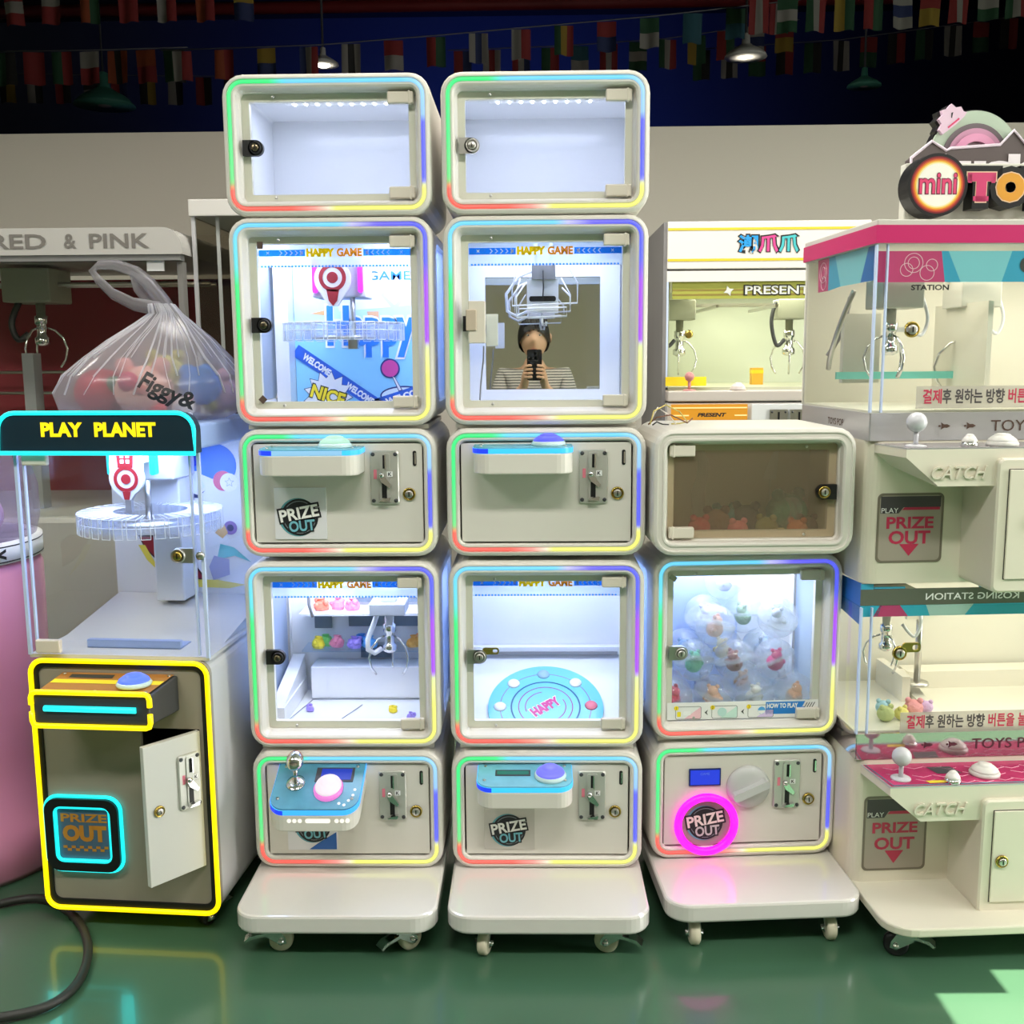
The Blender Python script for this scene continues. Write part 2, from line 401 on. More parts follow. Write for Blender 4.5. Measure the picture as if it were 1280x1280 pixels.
# ------------------------------------------------------------------ the stacked game cabinets
HW = 0.222
G, CY_, BL, VI, YE, RE, PA = (40, 235, 125), (105, 208, 255), (84, 92, 255), (165, 70, 255), (245, 248, 115), (255, 92, 80), (245, 225, 200)
KEY_WIN = [(0, CY_), (.55, CY_), (.62, (190, 190, 255)), (.75, (105, 95, 255)), (1.0, BL), (1.18, BL), (1.3, VI), (1.6, VI), (1.63, (222, 240, 165)), (1.8, YE), (2.0, YE), (2.42, YE), (2.47, PA), (2.56, (250, 150, 130)), (2.7, RE), (3.0, RE), (3.07, RE), (3.12, (95, 215, 130)), (3.3, (50, 230, 115)), (3.7, G), (3.8, (90, 220, 225)), (4, CY_)]
KEY_CTL = [(0, G), (.2, G), (.3, CY_), (.9, CY_), (1.0, (150, 212, 255)), (1.27, (145, 195, 255)), (1.31, BL), (1.8, BL), (1.85, YE), (2.0, YE), (2.46, YE), (2.5, PA), (2.58, (250, 150, 140)), (2.7, RE), (3.0, RE), (3.14, RE), (3.2, (105, 220, 130)), (3.6, (60, 230, 130)), (4, G)]
def led(T, z0, z1, keys, parent=None, x0=-HW, x1=HW, ins=.016, r=.0037):
    base = rrect(x0 + ins, x1 - ins, z0 + ins, z1 - ins, .03, 6)
    nc = 7; mids = [c * nc + 3 for c in range(4)]
    P = []
    n = len(base)
    for i in range(n):
        a, b = base[i], base[(i + 1) % n]; d = math.hypot(b[0] - a[0], b[1] - a[1]); k = max(1, int(d / .008))
        for q in range(k): P.append((i + q / k, (a[0] + (b[0] - a[0]) * q / k, a[1] + (b[1] - a[1]) * q / k)))
    L = [0]
    for i in range(len(P)):
        a, b = P[i][1], P[(i + 1) % len(P)][1]; L.append(L[-1] + math.hypot(b[0] - a[0], b[1] - a[1]))
    marks = [next(j for j, p in enumerate(P) if p[0] >= m) for m in mids]; ml = [L[m] for m in marks]; tot = L[-1]
    def u(s):
        s -= ml[0]
        if s < 0: s += tot
        e = [0, ml[1] - ml[0], ml[2] - ml[0], ml[3] - ml[0], tot]
        for c in range(4):
            if s <= e[c + 1]: return c + (s - e[c]) / (e[c + 1] - e[c])
        return 4
    def colr(v):
        for (a, ca), (b, cb) in zip(keys, keys[1:]):
            if v <= b:
                t = (v - a) / (b - a) if b > a else 0; A = lin(ca); B = lin(cb)
                return [A[k] + (B[k] - A[k]) * t for k in range(3)] + [1]
        return list(lin(keys[-1][1]))
    mb = MB(ledmat()); mb.tube([(p[1][0], .0015, p[1][1]) for p in P], r, 6, closed=True)
    o = T.part('led_strip', mb, parent)
    at = o.data.color_attributes.new('led', 'FLOAT_COLOR', 'POINT')
    for i in range(len(o.data.vertices)):
        at.data[i].color = colr(u(L[(i // 6) % len(P)]))
    return o

def outer_ring(z0, z1, ins, y, r=.045, hw=HW):
    return [(x, y, z) for x, z in rrect(-hw + ins, hw - ins, z0 + ins, z1 - ins, max(r - ins, .006))]
def frame(T, z0, z1, ins, parent=None, groove=True):
    prof = [(0, .05), (0, .010), (.0025, .003), (.008, 0), (.0105, 0), (.0115, .003), (.0205, .003), (.0215, 0), (.025, 0), (.029, .004), (ins - .003, .019), (ins, .024), (ins, .034)]
    mb = MB(WHITE); mb.loft([outer_ring(z0, z1, i, y) for i, y in prof], smooth=False)
    return T.part('front_frame', mb, parent)
SKIP = (11, 23)
def cabinet(T, z0, z1, windows, depth=.40, liner=LINER, back=True):
    """outer body behind the frame, with side walls that may hold a rounded acrylic window"""
    mb = MB(WHITE); mb.loft([outer_ring(z0, z1, .0, .05), outer_ring(z0, z1, 0, depth)], skip=SKIP, cap1=True)
    a, b = z0 + .045, z1 - .045
    for sx in (-1, 1):
        xo, xi = sx * HW, sx * (HW - .018)
        if windows:
            oy = [(y, z) for y, z in rrect(.05, depth, a, b, .001)]; iy = [(y, z) for y, z in rrect(.085, depth - .05, a - .005, b + .005, .04)]
            iy = [(y, min(max(z, a + .004), b - .004)) for y, z in iy]
            mb.loft([[(xo, y, z) for y, z in oy], [(xo, y, z) for y, z in iy], [(xi, y, z) for y, z in iy], [(xi, y, z) for y, z in oy]])
        else: mb.box(min(xo, xi), max(xo, xi), .05, depth, a, b)
    body = T.part('cabinet_body', mb)
    if windows:
        for sx in (-1, 1):
            T.part('side_window', MB(SIDEHAZE).prismx([(y, z) for y, z in rrect(.087, depth - .052, a + .006, b - .006, .036)], sx * (HW - .012), sx * (HW - .008)), body)
    return body
def liner(T, z0, z1, ins, windows, depth=.37, m=LINER, floor_drop=0.0, name='inner_liner'):
    i2 = .019
    rg = lambda y: [(x, y, z - (floor_drop if z < (z0 + z1) / 2 else 0)) for x, z in rrect(-HW + i2, HW - i2, z0 + i2, z1 - i2, .006)]
    mb = MB(m); mb.loft([rg(.052), rg(depth)], skip=SKIP if windows else (), cap1=True)
    if windows:
        a, b = z0 + .045, z1 - .045
        for sx in (-1, 1):
            x = sx * (HW - i2)
            o_ = [(x, y, z) for y, z in rrect(.052, depth, z0 + i2 + .006, z1 - i2 - .006, .001)]
            i_ = [(x, y, z) for y, z in rrect(.088, depth - .025, a + .006, b - .006, .034)]
            mb.loft([o_, i_])
    o = T.part(name, mb)
    j = MB(JAMB)
    oo = [(x, z) for x, z in rrect(-HW + ins - .004, HW - ins + .004, z0 + ins - .004, z1 - ins + .004, .006)]
    ii = [(x, z) for x, z in rrect(-HW + ins + .016, HW - ins - .016, z0 + ins + .016, z1 - ins - .016, .004)]
    j.ring(oo, ii, .035, .05)
    T.part('inner_jamb', j); return o
def key_lock(mb, x, y, z, r=.012, body=BRASS, face=STEEL):
    """round cam lock facing the front, centred at x,z and standing out from y"""
    mb.mat(body).lathe([(r, 0), (r, .004), (r * .85, .006), (r * .8, .003)], 20, (x, y, z), 'Y')
    mb.mat(face).lathe([(r * .62, 0), (r * .62, .0075), (r * .5, .0085)], 18, (x, y, z), 'Y')
    mb.mat(BLACK).box(x - r * .09, x + r * .09, y - .0092, y - .008, z - r * .36, z + r * .36)
def glass_door(T, z0, z1, ins, lockz=None, hinge='right', lock='dark', pane=PANE, extra=None):
    x0, x1, a, b = -HW + ins + .002, HW - ins - .002, z0 + ins + .002, z1 - ins - .002
    d = T.part('glass_door', MB(pane).box(x0, x1, .0265, .0305, a, b))
    s = 1 if hinge == 'right' else -1
    for zc in (b - .0125, a + .0135):
        xa = s * (HW - ins - .003); xb = s * (HW - ins - .059)
        h = MB(HINGE).box(min(xa, xb), max(xa, xb), .012, .0262, zc - .0125, zc + .0125)
        h.box(s * (HW - ins - .012) - .003, s * (HW - ins - .012) + .003, .011, .024, zc - .0145, zc + .0145)
        T.part('hinge', h, d, bev=.003)
    zc = lockz if lockz is not None else (a + b) / 2
    xl = -s * (HW - ins - .0035); xc = xl + s * .028
    lk = MB(STEEL if lock == 'steel' else BLACK)
    lk.prism([(min(xl, xc), zc - .0165), (max(xl, xc), zc - .0165), (max(xl, xc), zc + .0165), (min(xl, xc), zc + .0165)], .014, .026)
    lk.prism(circ(xc, zc, .0165, 24), .014, .026)
    if lock == 'dark': key_lock(lk, xc, .014, zc, .0125, BLACK, mat('dark chrome lock face', (120, 110, 90), .25, 1.0))
    else: key_lock(lk, xc, .014, zc, .0135, BRASS if lock == 'brass' else STEEL, STEEL)
    if extra == 'cam': lk.mat(BRASS).ring(rrect(xc + .006, xc + .045, zc + .005, zc + .021, .007), rrect(xc + .03, xc + .041, zc + .009, zc + .017, .0035), .016, .019)
    T.part('lock', lk, d)
    for zz in (b - .006, a + .006):
        T.part('screw', MB(STEEL).lathe([(.0035, 0), (.0035, .002), (.002, .003)], 10, (-s * .118, .0262, zz), 'Y'), d)
    return d
def diodes(T, z, rows, n=9, x=.105, m=None):
    mb = MB(PUREWHITE)
    mb.box(-x - .02, x + .02, rows[0] - .012, rows[-1] + .012, z - .001, z + .002)
    mb.mat(m or glow('white led diode', (225, 232, 255), 14))
    for y in rows:
        for i in range(n):
            xx = -x + 2 * x * i / (n - 1); mb.box(xx - .0025, xx + .0025, y - .008, y + .008, z - .003, z - .001)
    return T.part('led_light_bar', mb)
def coin_acceptor(T, parent, x0, x1, z0, z1, y):
    mb = MB(PLATE); cx, cz = (x0 + x1) / 2, (z0 + z1) / 2; w = (x1 - x0); h = z1 - z0
    mb.loft([[(a, yy, b) for a, b in rrect(x0 + i, x1 - i, z0 + i, z1 - i, .006, 4)] for i, yy in ((0, y), (0, y - .004), (.002, y - .006))], cap1=True)
    mb.prism(rrect(cx - w * .17, cx + w * .2, z0 + .006, z1 - .006, .004), y - .009, y - .004)
    mb.mat(BLACK).box(cx - .003, cx + .002, y - .0096, y - .008, z1 - h * .33, z1 - h * .08)
    mb.mat(CHROME).box(cx + .002, cx + .005, y - .014, y - .008, z1 - h * .34, z1 - h * .07)
    mb.mat(BLACK).box(cx - .006, cx + .005, y - .0096, y - .008, z0 + h * .12, z0 + h * .40)
    mb.mat(CHROME).prism([(cx - .012, z0 + h * .52), (cx - .002, z0 + h * .57), (cx + .016, z0 + h * .36), (cx + .012, z0 + h * .31), (cx - .006, z0 + h * .42)], y - .016, y - .009)
    mb.lathe([(.006, 0), (.006, .007), (.003, .009)], 14, (cx - .006, y - .009, z0 + h * .55), 'Y')
    mb.prism([(cx - .012, z0 + .008), (cx + .012, z0 + .008), (cx + .014, z0 + h * .14), (cx - .004, z0 + h * .11)], y - .02, y - .009)
    mb.mat(PUREWHITE).flat([(cx + .006, cz + .002), (cx + .019, cz + .002), (cx + .019, cz + .014), (cx + .006, cz + .014)], y - .0093)
    mb.mat(BLACKPRINT).text('K', cx + .0125, cz + .008, h=.008, y=y - .0096, bold=.03)
    mb.mat(mat('pink sticker', (235, 130, 150), .5)).flat([(x0 + .008, cz - .003), (x0 + .015, cz - .003), (x0 + .015, cz + .018), (x0 + .008, cz + .018)], y - .0066)
    for a in (x0 + .007, x1 - .007):
        for b in (z0 + .008, z1 - .008): mb.mat(DARK).lathe([(.0045, 0), (.0045, .0012), (.002, .002)], 12, (a, y - .006, b), 'Y')
    return T.part('coin_acceptor', mb, parent)
def prize_logo(mb, cx, cz, r, y, a=(245, 245, 240), b=(120, 190, 205)):
    mb.mat(mat('teal sticker edge', (95, 165, 175), .5)).flat(circ(cx - r * .08, cz, r * 1.04, 36), y)
    mb.mat(BLACKPRINT).flat(circ(cx, cz, r, 36), y - .0004)
    mb.mat(mat('grey print line', (140, 150, 155), .5)).ring(circ(cx, cz, r * .88, 36), circ(cx, cz, r * .85, 36), y - .0006, y - .0005)
    mb.mat(BLACKPRINT).text('PRIZE', cx - r * .02, cz + r * .22, w=r * 2.3, h=r * .86, y=y - .0008, bold=.12, rot=10)
    mb.mat(mat('sticker letters ' + str(a), a, .5)).text('PRIZE', cx - r * .02, cz + r * .22, w=r * 2.12, h=r * .66, y=y - .0011, bold=.03, rot=10)
    mb.mat(BLACKPRINT).text('OUT', cx + r * .12, cz - r * .46, w=r * 1.55, h=r * .78, y=y - .0008, bold=.12, rot=5)
    mb.mat(mat('sticker letters ' + str(b), b, .5)).text('OUT', cx + r * .12, cz - r * .46, w=r * 1.4, h=r * .6, y=y - .0011, bold=.03, rot=5)
def control_front(T, z0, z1, keyz, coin, slotz, parent=None):
    """closed coin door inside the frame: seam, door leaf, coin acceptor, key lock and return slot"""
    ins = .031
    T.part('door_seam', MB(SEAM).box(-HW + ins - .004, HW - ins + .004, .020, .03, z0 + ins - .004, z1 - ins + .004))
    d = T.part('coin_door', MB(WHITE).box(-HW + ins + .0015, HW - ins - .0015, .008, .0195, z0 + ins + .0015, z1 - ins - .0015), bev=.0015)
    coin_acceptor(T, d, .073, .137, coin[0], coin[1], .0078)
    lk = MB(); key_lock(lk, .159, .008, keyz, .0145); T.part('lock', lk, d)
    s = MB(BLACK).prism(rrect(.1685, .1765, slotz - .017, slotz + .017, .0038), .0068, .009)
    s.mat(CHROME).prism(rrect(.1725, .1758, slotz - .013, slotz + .013, .0015), .0058, .0072); T.part('return_slot', s, d)
    return d
def outline_console(xa, xb, d, rc=.035, n=6):
    pts = [(xa, .012), (xb, .012)]
    for i in range(n + 1):
        a = R(0 - 90 * i / n); pts.append((xb - rc + rc * cos(a), -d + rc + rc * sin(a)))
    for i in range(n + 1):
        a = R(-90 - 90 * i / n); pts.append((xa + rc + rc * cos(a), -d + rc + rc * sin(a)))
    return pts
def console(T, parent, xa, xb, d, zt, slope, hb, plate, band):
    sh = Matrix(((1, 0, 0, 0), (0, 1, 0, 0), (0, slope, 1, 0), (0, 0, 0, 1)))
    pts = outline_console(xa, xb, d)
    mb = MB(WHITE, M=sh); mb.prismz([(x * .985 + (xa + xb) / 2 * .015, y) for x, y in pts], zt - hb, zt - .013, 1.0)
    c = T.part('console', mb, parent, bev=.003)
    bm_ = MB(M=sh); n = len(pts)
    for i in range(n):
        p, q = pts[i], pts[(i + 1) % n]
        if i == 0: continue
        bm_.mat(band[min(len(band) - 1, int(len(band) * (1 - (p[0] + q[0] - 2 * xa) / (2 * (xb - xa)))))])
        bm_.add([(p[0], p[1], zt - .013), (q[0], q[1], zt - .013), (q[0], q[1], zt - .003), (p[0], p[1], zt - .003)], [(0, 1, 2, 3)])
    bm_.mat(band[0]); bm_.add([(x, y, zt - .013) for x, y in pts] + [(x, y, zt - .003) for x, y in pts], [tuple(range(n)), tuple(range(2 * n - 1, n - 1, -1))])
    T.part('led_band', bm_, c)
    pm = MB(plate, M=sh); pm.prismz([(x * .985 + (xa + xb) / 2 * .015, y * .985) for x, y in pts], zt - .003, zt)
    pm.mat(STEEL)
    for sx in (xa + .018, xb - .018): pm.lathe([(.0035, 0), (.0035, .002)], 10, (sx, -d + .03, zt)); pm.lathe([(.0035, 0), (.0035, .002)], 10, (sx, -.004, zt))
    T.part('top_plate', pm, c)
    return c, sh
def dome_button(T, c, M, x, y, z, r, m, rim):
    mb = MB(rim, M=M); mb.lathe([(r, 0), (r * 1.02, .005), (r * .92, .010)], 28, (x, y, z))
    mb.mat(m).lathe([(r * .92, .009), (r * .86, .014), (r * .62, .0205), (r * .53, .021), (r * .5, .0235), (r * .3, .026), (1e-6, .0265)], 28, (x, y, z))
    return T.part('push_button', mb, c)
def joystick(T, c, M, x, y, z, h=.05, rb=.019, m=CHROME, name='joystick'):
    mb = MB(m, M=M); mb.lathe([(.022, 0), (.021, .003), (.012, .005)], 24, (x, y, z)); mb.cyl((x, y, z + .002), (x, y, z + h), .005, 12)
    mb.ball((x, y, z + h + rb * .7), rb, 20); return T.part(name, mb, c)
def caster(T, x, y, zt, rot, wheel=RUBBER, brake=True, r=.027, parent=None):
    M = Matrix.Translation((x, y, 0)) @ Matrix.Rotation(R(rot), 4, 'Z')
    mb = MB(CHROME, M=M); mb.box(-.03, .03, -.03, .03, zt - .004, zt); mb.lathe([(.018, zt - .012), (.02, zt - .008), (.02, zt - .004)], 18)
    for s in (-1, 1): mb.prismx([(-.016, zt - .01), (.014, zt - .01), (.032, r + .008), (.034, r - .006), (.02, r - .008), (-.014, r + .016)], s * .0135 - .001, s * .0135 + .001)
    mb.box(-.0145, .0145, -.016, .014, zt - .013, zt - .01)
    mb.lathe([(.006, -.02), (.006, .02)], 12, (0, .022, r), 'X')
    c = T.part('caster', mb, parent)
    w = MB(wheel, M=M); w.lathe([(r * .35, -.0115), (r * .8, -.0115), (r * .97, -.008), (r, 0), (r * .97, .008), (r * .8, .0115), (r * .35, .0115)], 28, (0, .022, r), 'X')
    T.part('wheel', w, c)
    if brake:
        b = MB(CHROME, M=M); b.prismx([(.0, zt - .018), (-.045, zt - .026), (-.058, zt - .036), (-.055, zt - .04), (-.04, zt - .032), (0, zt - .026)], -.013, .013); T.part('brake_pedal', b, c)
    return c
def wheeled_base(T, back=.38, front=-.213):
    pts = outline_console(-HW, HW, -front, .055, 8); pts[0] = (-HW, back); pts[1] = (HW, back)
    mb = MB(GLOSSW); mb.prismz(pts, .068, .110); T.part('base', mb, bev=.006)
def claw(T, x, y, zt, s=1.0, n=3, ph=30, parent=None, m=CHROME):
    """motor barrel and curved prongs hanging from zt"""
    mb = MB(m); mb.lathe([(.011 * s, 0), (.011 * s, -.03 * s), (.016 * s, -.032 * s), (.016 * s, -.05 * s), (.012 * s, -.053 * s), (.012 * s, -.08 * s), (.018 * s, -.084 * s), (.018 * s, -.098 * s), (.008 * s, -.104 * s)], 20, (x, y, zt))
    c = T.part('claw', mb, parent)
    for k in range(n):
        a = R(ph) + 2 * pi * k / n; ca, sa = cos(a), sin(a)
        pr_ = [(.014, -.06), (.03, -.066), (.048, -.085), (.056, -.11), (.05, -.137), (.038, -.155)]
        T.part('prong', MB(m).tube([(x + q * s * ca, y + q * s * sa, zt + h * s) for q, h in pr_], .0028 * s, 6), c)
    return c
def header_strip(T, zt, x=.168, y=.05):
    """printed banner just behind the door: arrows, yellow lettering and a dotted lower edge"""
    mb = MB(glass('frosted banner film', (235, 245, 255), .4, haze=.5, hazecol=(240, 246, 252), rough=.2)); mb.box(-x - .012, x + .012, y, y + .003, zt - .038, zt + .012)
    film = lambda n_, c_: glass(n_, (255, 255, 255), .3, haze=.999, hazecol=c_, rough=.3)
    BF, YF, OF, WF = film('blue banner film', (40, 135, 235)), film('yellow banner film', (246, 200, 8)), film('orange banner film', (232, 140, 25)), film('white banner film', (250, 250, 250))
    mb.mat(BF)
    for a_, b_ in ((-x, -.065), (.064, x)): mb.flat([(a_, zt - .014), (b_, zt - .014), (b_, zt), (a_, zt)], y - .0006)
    q = x / (x + .012)
    for i in range(int(x * 2 / .0075)):
        xx = -x + .004 + i * .0075
        mb.flat([(xx, zt - .038), (xx + .004, zt - .038), (xx + .004, zt - .034), (xx, zt - .034)], y - .0006)
    mb.mat(WF)
    for i in range(6):
        for s in (-1, 1):
            xx = s * (-x + .045 + i * .0115 - (0 if s < 0 else 0)); k = s * .006
            if abs(xx) > .067: mb.flat([(xx, zt - .002), (xx + k * .5, zt - .002), (xx + k * 1.3, zt - .007), (xx + k * .5, zt - .012), (xx, zt - .012), (xx + k * .8, zt - .007)], y - .0009)
    for s in (-1, 1): mb.flat(star(s * .073, zt - .007, .006, .002, 4, 45), y - .0009); mb.flat(star(s * (x - .02), zt - .007, .005, .002, 4, 45), y - .0009)
    for t, xx, m in (('HAPPY', -.031, YELLOWPRINT), ('GAME', .033, ORANGEPRINT)):
        w = .063 if t == 'HAPPY' else .056
        mb.mat(YF if t == 'HAPPY' else OF).text(t, xx, zt - .0065, w=w, h=.0185, y=y - .0014, bold=.085 if t == 'HAPPY' else .05)
    return T.part('header_banner', mb)

COOL = (212, 220, 255)
def display(T, z0, z1, lit, hinge, lock, keys=KEY_CTL, depth=.40):
    ins = .034
    frame(T, z0, z1, ins); cabinet(T, z0, z1, False, depth); liner(T, z0, z1, ins, False, depth - .03, m=LINER if lit else GREYLINE)
    if lit:
        led(T, z0, z1, keys); diodes(T, z1 - .021, [.18])
        T.light('cabinet_light', 'AREA', (0, .18, z1 - .028), .62, COOL, size=.3, size_y=.1)
    glass_door(T, z0, z1, ins, pane=PANE if lit else REFLHAZE, hinge=hinge, lock=lock, lockz=(z0 + z1) / 2 - .002)
GREYLINE = mat('unlit beige liner', (226, 216, 198), .5)
REFLHAZE = glass('pane with painted room reflection', (242, 238, 230), .9, haze=.17, hazecol=(224, 208, 184), rough=.05)  # beige haze stands in for the room reflected in the pane
T1, T2 = (-.4315, 2.3, 0), (.034, 2.3, 0)
SMOKE = glass('smoky clear pane', (205, 200, 190), .9)

# --- top display boxes
for nm, (px, py, pz), lab in (('l', T1, 'lit empty white display box with rainbow edge on top of the left tower'), ('m', T2, 'lit empty white display box with rainbow edge on top of the middle tower')):
    T = Thing('display_box', lab, 'display case', (px, py, 0), 0, off=(0, 0, 1.606))
    display(T, 1.6065, 1.900, True, 'right', 'dark' if nm == 'l' else 'steel')
# --- the unlit box on the third tower
T = Thing('display_box', 'unlit beige display box holding plush toys, on top of the capsule machine', 'display case', (.489, 2.262, 0), 2.0, off=(0, 0, .8665))
display(T, .8665, 1.146, False, 'left', 'brass', depth=.31)

# ================= left tower, upper: spinning ring game
def upper(px, label):
    T = Thing('game_machine', label, 'arcade machine', (px, 2.3, 0), 0, off=(0, 0, .859))
    z0, z1 = 1.1545, 1.6045
    frame(T, z0, z1, .037); cabinet(T, z0, z1, True); led(T, z0, z1, KEY_WIN)
    a, b = .859, 1.1475
    frame(T, a, b, .031); cabinet(T, a, b, False); led(T, a, b, KEY_CTL)
    T.part('shelf_gap', MB(WHITE).box(-HW + .02, HW - .02, .03, .38, 1.146, 1.156))
    d = control_front(T, a, b, 1.001, (.979, 1.099), 1.081)
    return T, d
T, D = upper(T1[0], 'white game machine with clear slotted ring and blue printed backdrop, in the left tower')
z0, z1 = 1.1545, 1.6045
liner(T, z0, z1, .037, True); glass_door(T, z0, z1, .037, lockz=1.376)
brown = mat('brown felt pad', (84, 66, 56), .8); m = MB(brown); m.box(-.165, -.152, .024, .0262, 1.541, 1.556); T.part('corner_pad', m)
m = MB(brown, M=Matrix.Translation((-.166, 0, 1.213)) @ Matrix.Rotation(R(45), 4, 'Y')); m.box(-.007, .007, .024, .0262, -.007, .007); T.part('corner_pad', m)
header_strip(T, 1.541); diodes(T, z1 - .021, [.065, .345])
for lx in (-.145, .125): T.light('cabinet_light', 'AREA', (lx, .2, z1 - .028), 2.0, COOL, size=.08, size_y=.26)
y = .364; SKY = mat('sky blue printed backdrop', (145, 212, 248), .4)
mb = MB(SKY); mb.box(-.165, .2, y, y + .004, 1.178, 1.56)
def fl(c, pts, dy=.0005, rough=.5): mb.mat(mat('print ' + str(c), c, rough)).flat(pts, y - dy)
fl((190, 228, 248), [(-.165, 1.36), (.2, 1.36), (.2, 1.56), (-.165, 1.56)])
fl((240, 232, 150), [(-.16, 1.53), (-.10, 1.535), (-.115, 1.46), (-.15, 1.47)], .0008)
fl((235, 240, 245), [(-.09, 1.56), (.2, 1.56), (.2, 1.44), (-.05, 1.42)], .0009)
fl((190, 220, 240), [(.09, 1.5), (.125, 1.46), (.09, 1.42), (.055, 1.46)], .0012); fl((235, 235, 225), [(.09, 1.485), (.115, 1.46), (.09, 1.435), (.065, 1.46)], .0014)
fl((215, 165, 110), [(-.125, 1.415), (-.06, 1.43), (-.08, 1.41)], .0012); fl((205, 160, 120), [(.02, 1.42), (.05, 1.42), (.05, 1.39), (.025, 1.38)], .0012)
mb.mat(PUREWHITE).text('GAME', .078, 1.508, w=.112, h=.026, y=y - .0014, bold=.03); mb.mat(BLUEPRINT).text('GAME', .078, 1.508, w=.108, h=.022, y=y - .0022, bold=.012)
mb.mat(PUREWHITE).text('Happy', .03, 1.37, w=.235, h=.14, y=y - .0016, bold=.09); mb.mat(BLUEPRINT).text('Happy', .03, 1.37, w=.225, h=.13, y=y - .002, bold=.045)
DB = (28, 88, 190)
def band(x0_, za, x1_, zb, w=.016, n=2, words=True):
    dx, dz = x1_ - x0_, zb - za; L_ = math.hypot(dx, dz); nx, nz = -dz / L_ * w, dx / L_ * w
    fl(DB, [(x0_ - nx, za - nz), (x1_ - nx, zb - nz), (x1_ + nx, zb + nz), (x0_ + nx, za + nz)], .002)
    mb.mat(PUREWHITE); q = math.degrees(math.atan2(dz, dx))
    for i in range(n): mb.text('WELCOME', x0_ + dx * (i + .5) / n, za + dz * (i + .5) / n, w=L_ / n * .62, h=w * 1.1, y=y - .0025, bold=.05, rot=q)
band(-.165, 1.325, .05, 1.178, n=2); band(.03, 1.182, .2, 1.235, n=1)
fl((250, 250, 250), star(-.085, 1.208, .062, .045, 13, 80), .0022); fl((40, 60, 120), star(-.085, 1.208, .065, .047, 13, 80), .0021)
mb.mat(BLACKPRINT).text('NICE', -.085, 1.21, w=.094, h=.04, y=y - .0026, bold=.09, rot=-18); mb.mat(YELLOWPRINT).text('NICE', -.085, 1.21, w=.088, h=.034, y=y - .003, bold=.04, rot=-18)
fl((30, 50, 120), circ(.075, 1.277, .025, 28), .0022); fl((205, 70, 150), circ(.075, 1.277, .021, 28), .0026)
fl((30, 50, 120), [(.079, 1.258), (.088, 1.253), (.106, 1.222), (.096, 1.218)], .0022); fl((240, 240, 245), [(.081, 1.257), (.087, 1.253), (.103, 1.223), (.097, 1.221)], .0026)
fl((30, 50, 120), circ(.11, 1.208, .062, 30, .025), .0018); fl((225, 238, 248), circ(.11, 1.208, .058, 30, .021), .0019)
T.part('printed_backdrop', mb)
T.part('corner_post', MB(LINER).box(-.2, -.166, .30, .369, 1.175, 1.58))
m = MB(mat('white motor housing', (225, 228, 240), .35)); m.box(-.082, .045, .19, .30, 1.445, 1.585); T.part('motor_housing', m, bev=.004)
m = MB(PUREWHITE)
def drop(cx, cz, r, h): return [(cx + r * cos(R(a)), cz + r * sin(R(a))) for a in range(210, -31, -12)] + [(cx + r * .25, cz - h), (cx - r * .25, cz - h)]
pl_ = mat('dark red print', (150, 32, 44), .5)
m.prism(drop(-.03, 1.487, .043, .062), .176, .189)
m.mat(pl_).ring(circ(-.03, 1.49, .032, 30), circ(-.03, 1.49, .023, 30), .1745, .1758); m.prism([(-.045, 1.463), (-.015, 1.463), (-.02, 1.437), (-.03, 1.425), (-.04, 1.437)], .1745, .1758)
m.prism(circ(-.03, 1.49, .013, 24), .1745, .1758); T.part('emblem_plate', m)
for xx in (-.073, .034):
    T.part('light_tube', MB(glow('magenta tube', (215, 60, 255), 1.3)).prism(rrect(xx - .006, xx + .006, 1.455, 1.535, .0055), .18, .1898))
CLEAR = glass('clear moulded plastic', (252, 253, 255), 1.0, haze=.05, hazecol=(240, 244, 252), rough=.12)
GLINT = mat('painted edge glint', (240, 244, 250), .2)  # white lines painted as glints along the clear tooth edges
def prize_ring(T, x, y, z, ro, ri, h, n=30, tilt=0):
    m = MB(CLEAR, M=Matrix.Translation((x, y, z)) @ Matrix.Rotation(R(tilt), 4, 'X'))
    for i in range(n):
        a0, a1 = 2 * pi * (i + .06) / n, 2 * pi * (i + .74) / n
        P = [(q * cos(a), q * sin(a)) for q, a in ((ri, a0), (ro, a0), (ro, a1), (ri, a1))]
        m.prismz(P, 0, h)
    m.loft([[(q * cos(2 * pi * i / 48), q * sin(2 * pi * i / 48), hh) for i in range(48)] for q, hh in ((ri, h * .25), (ro * .985, h * .25), (ro * .985, h * .55), (ri, h * .55))], cap0=False)
    o = T.part('prize_ring', m, label='clear moulded ring of radial slots')
    e = MB(GLINT, M=Matrix.Translation((x, y, z)) @ Matrix.Rotation(R(tilt), 4, 'X'))
    for i in range(n):
        a0, a1 = 2 * pi * (i + .06) / n, 2 * pi * (i + .74) / n; t_ = .0009
        for a in (a0, a1):
            c_, s_ = cos(a), sin(a); e.tube([(ri * c_, ri * s_, h), (ro * c_, ro * s_, h), (ro * c_, ro * s_, 0)], t_, 4, smooth=False)
        for hh in (h, 0): e.tube([(ro * cos(a0), ro * sin(a0), hh), (ro * cos(a1), ro * sin(a1), hh)], t_, 4, smooth=False)
    e.tube([(ro * .985 * cos(2 * pi * i / 60), ro * .985 * sin(2 * pi * i / 60), h * .55) for i in range(60)], .001, 4, closed=True)
    T.part('ring_edge_glint', e, o)
    return o
pr1 = prize_ring(T, -.01, .2, 1.345, .142, .075, .04)
m = MB(STEEL); m.cyl((.012, .2, 1.455), (.012, .2, 1.35), .006, 12); m.cyl((-.01, .2, 1.348), (-.01, .2, 1.354), .075, 30); m.box(-.0, .022, .19, .212, 1.325, 1.347); T.part('spindle', m)
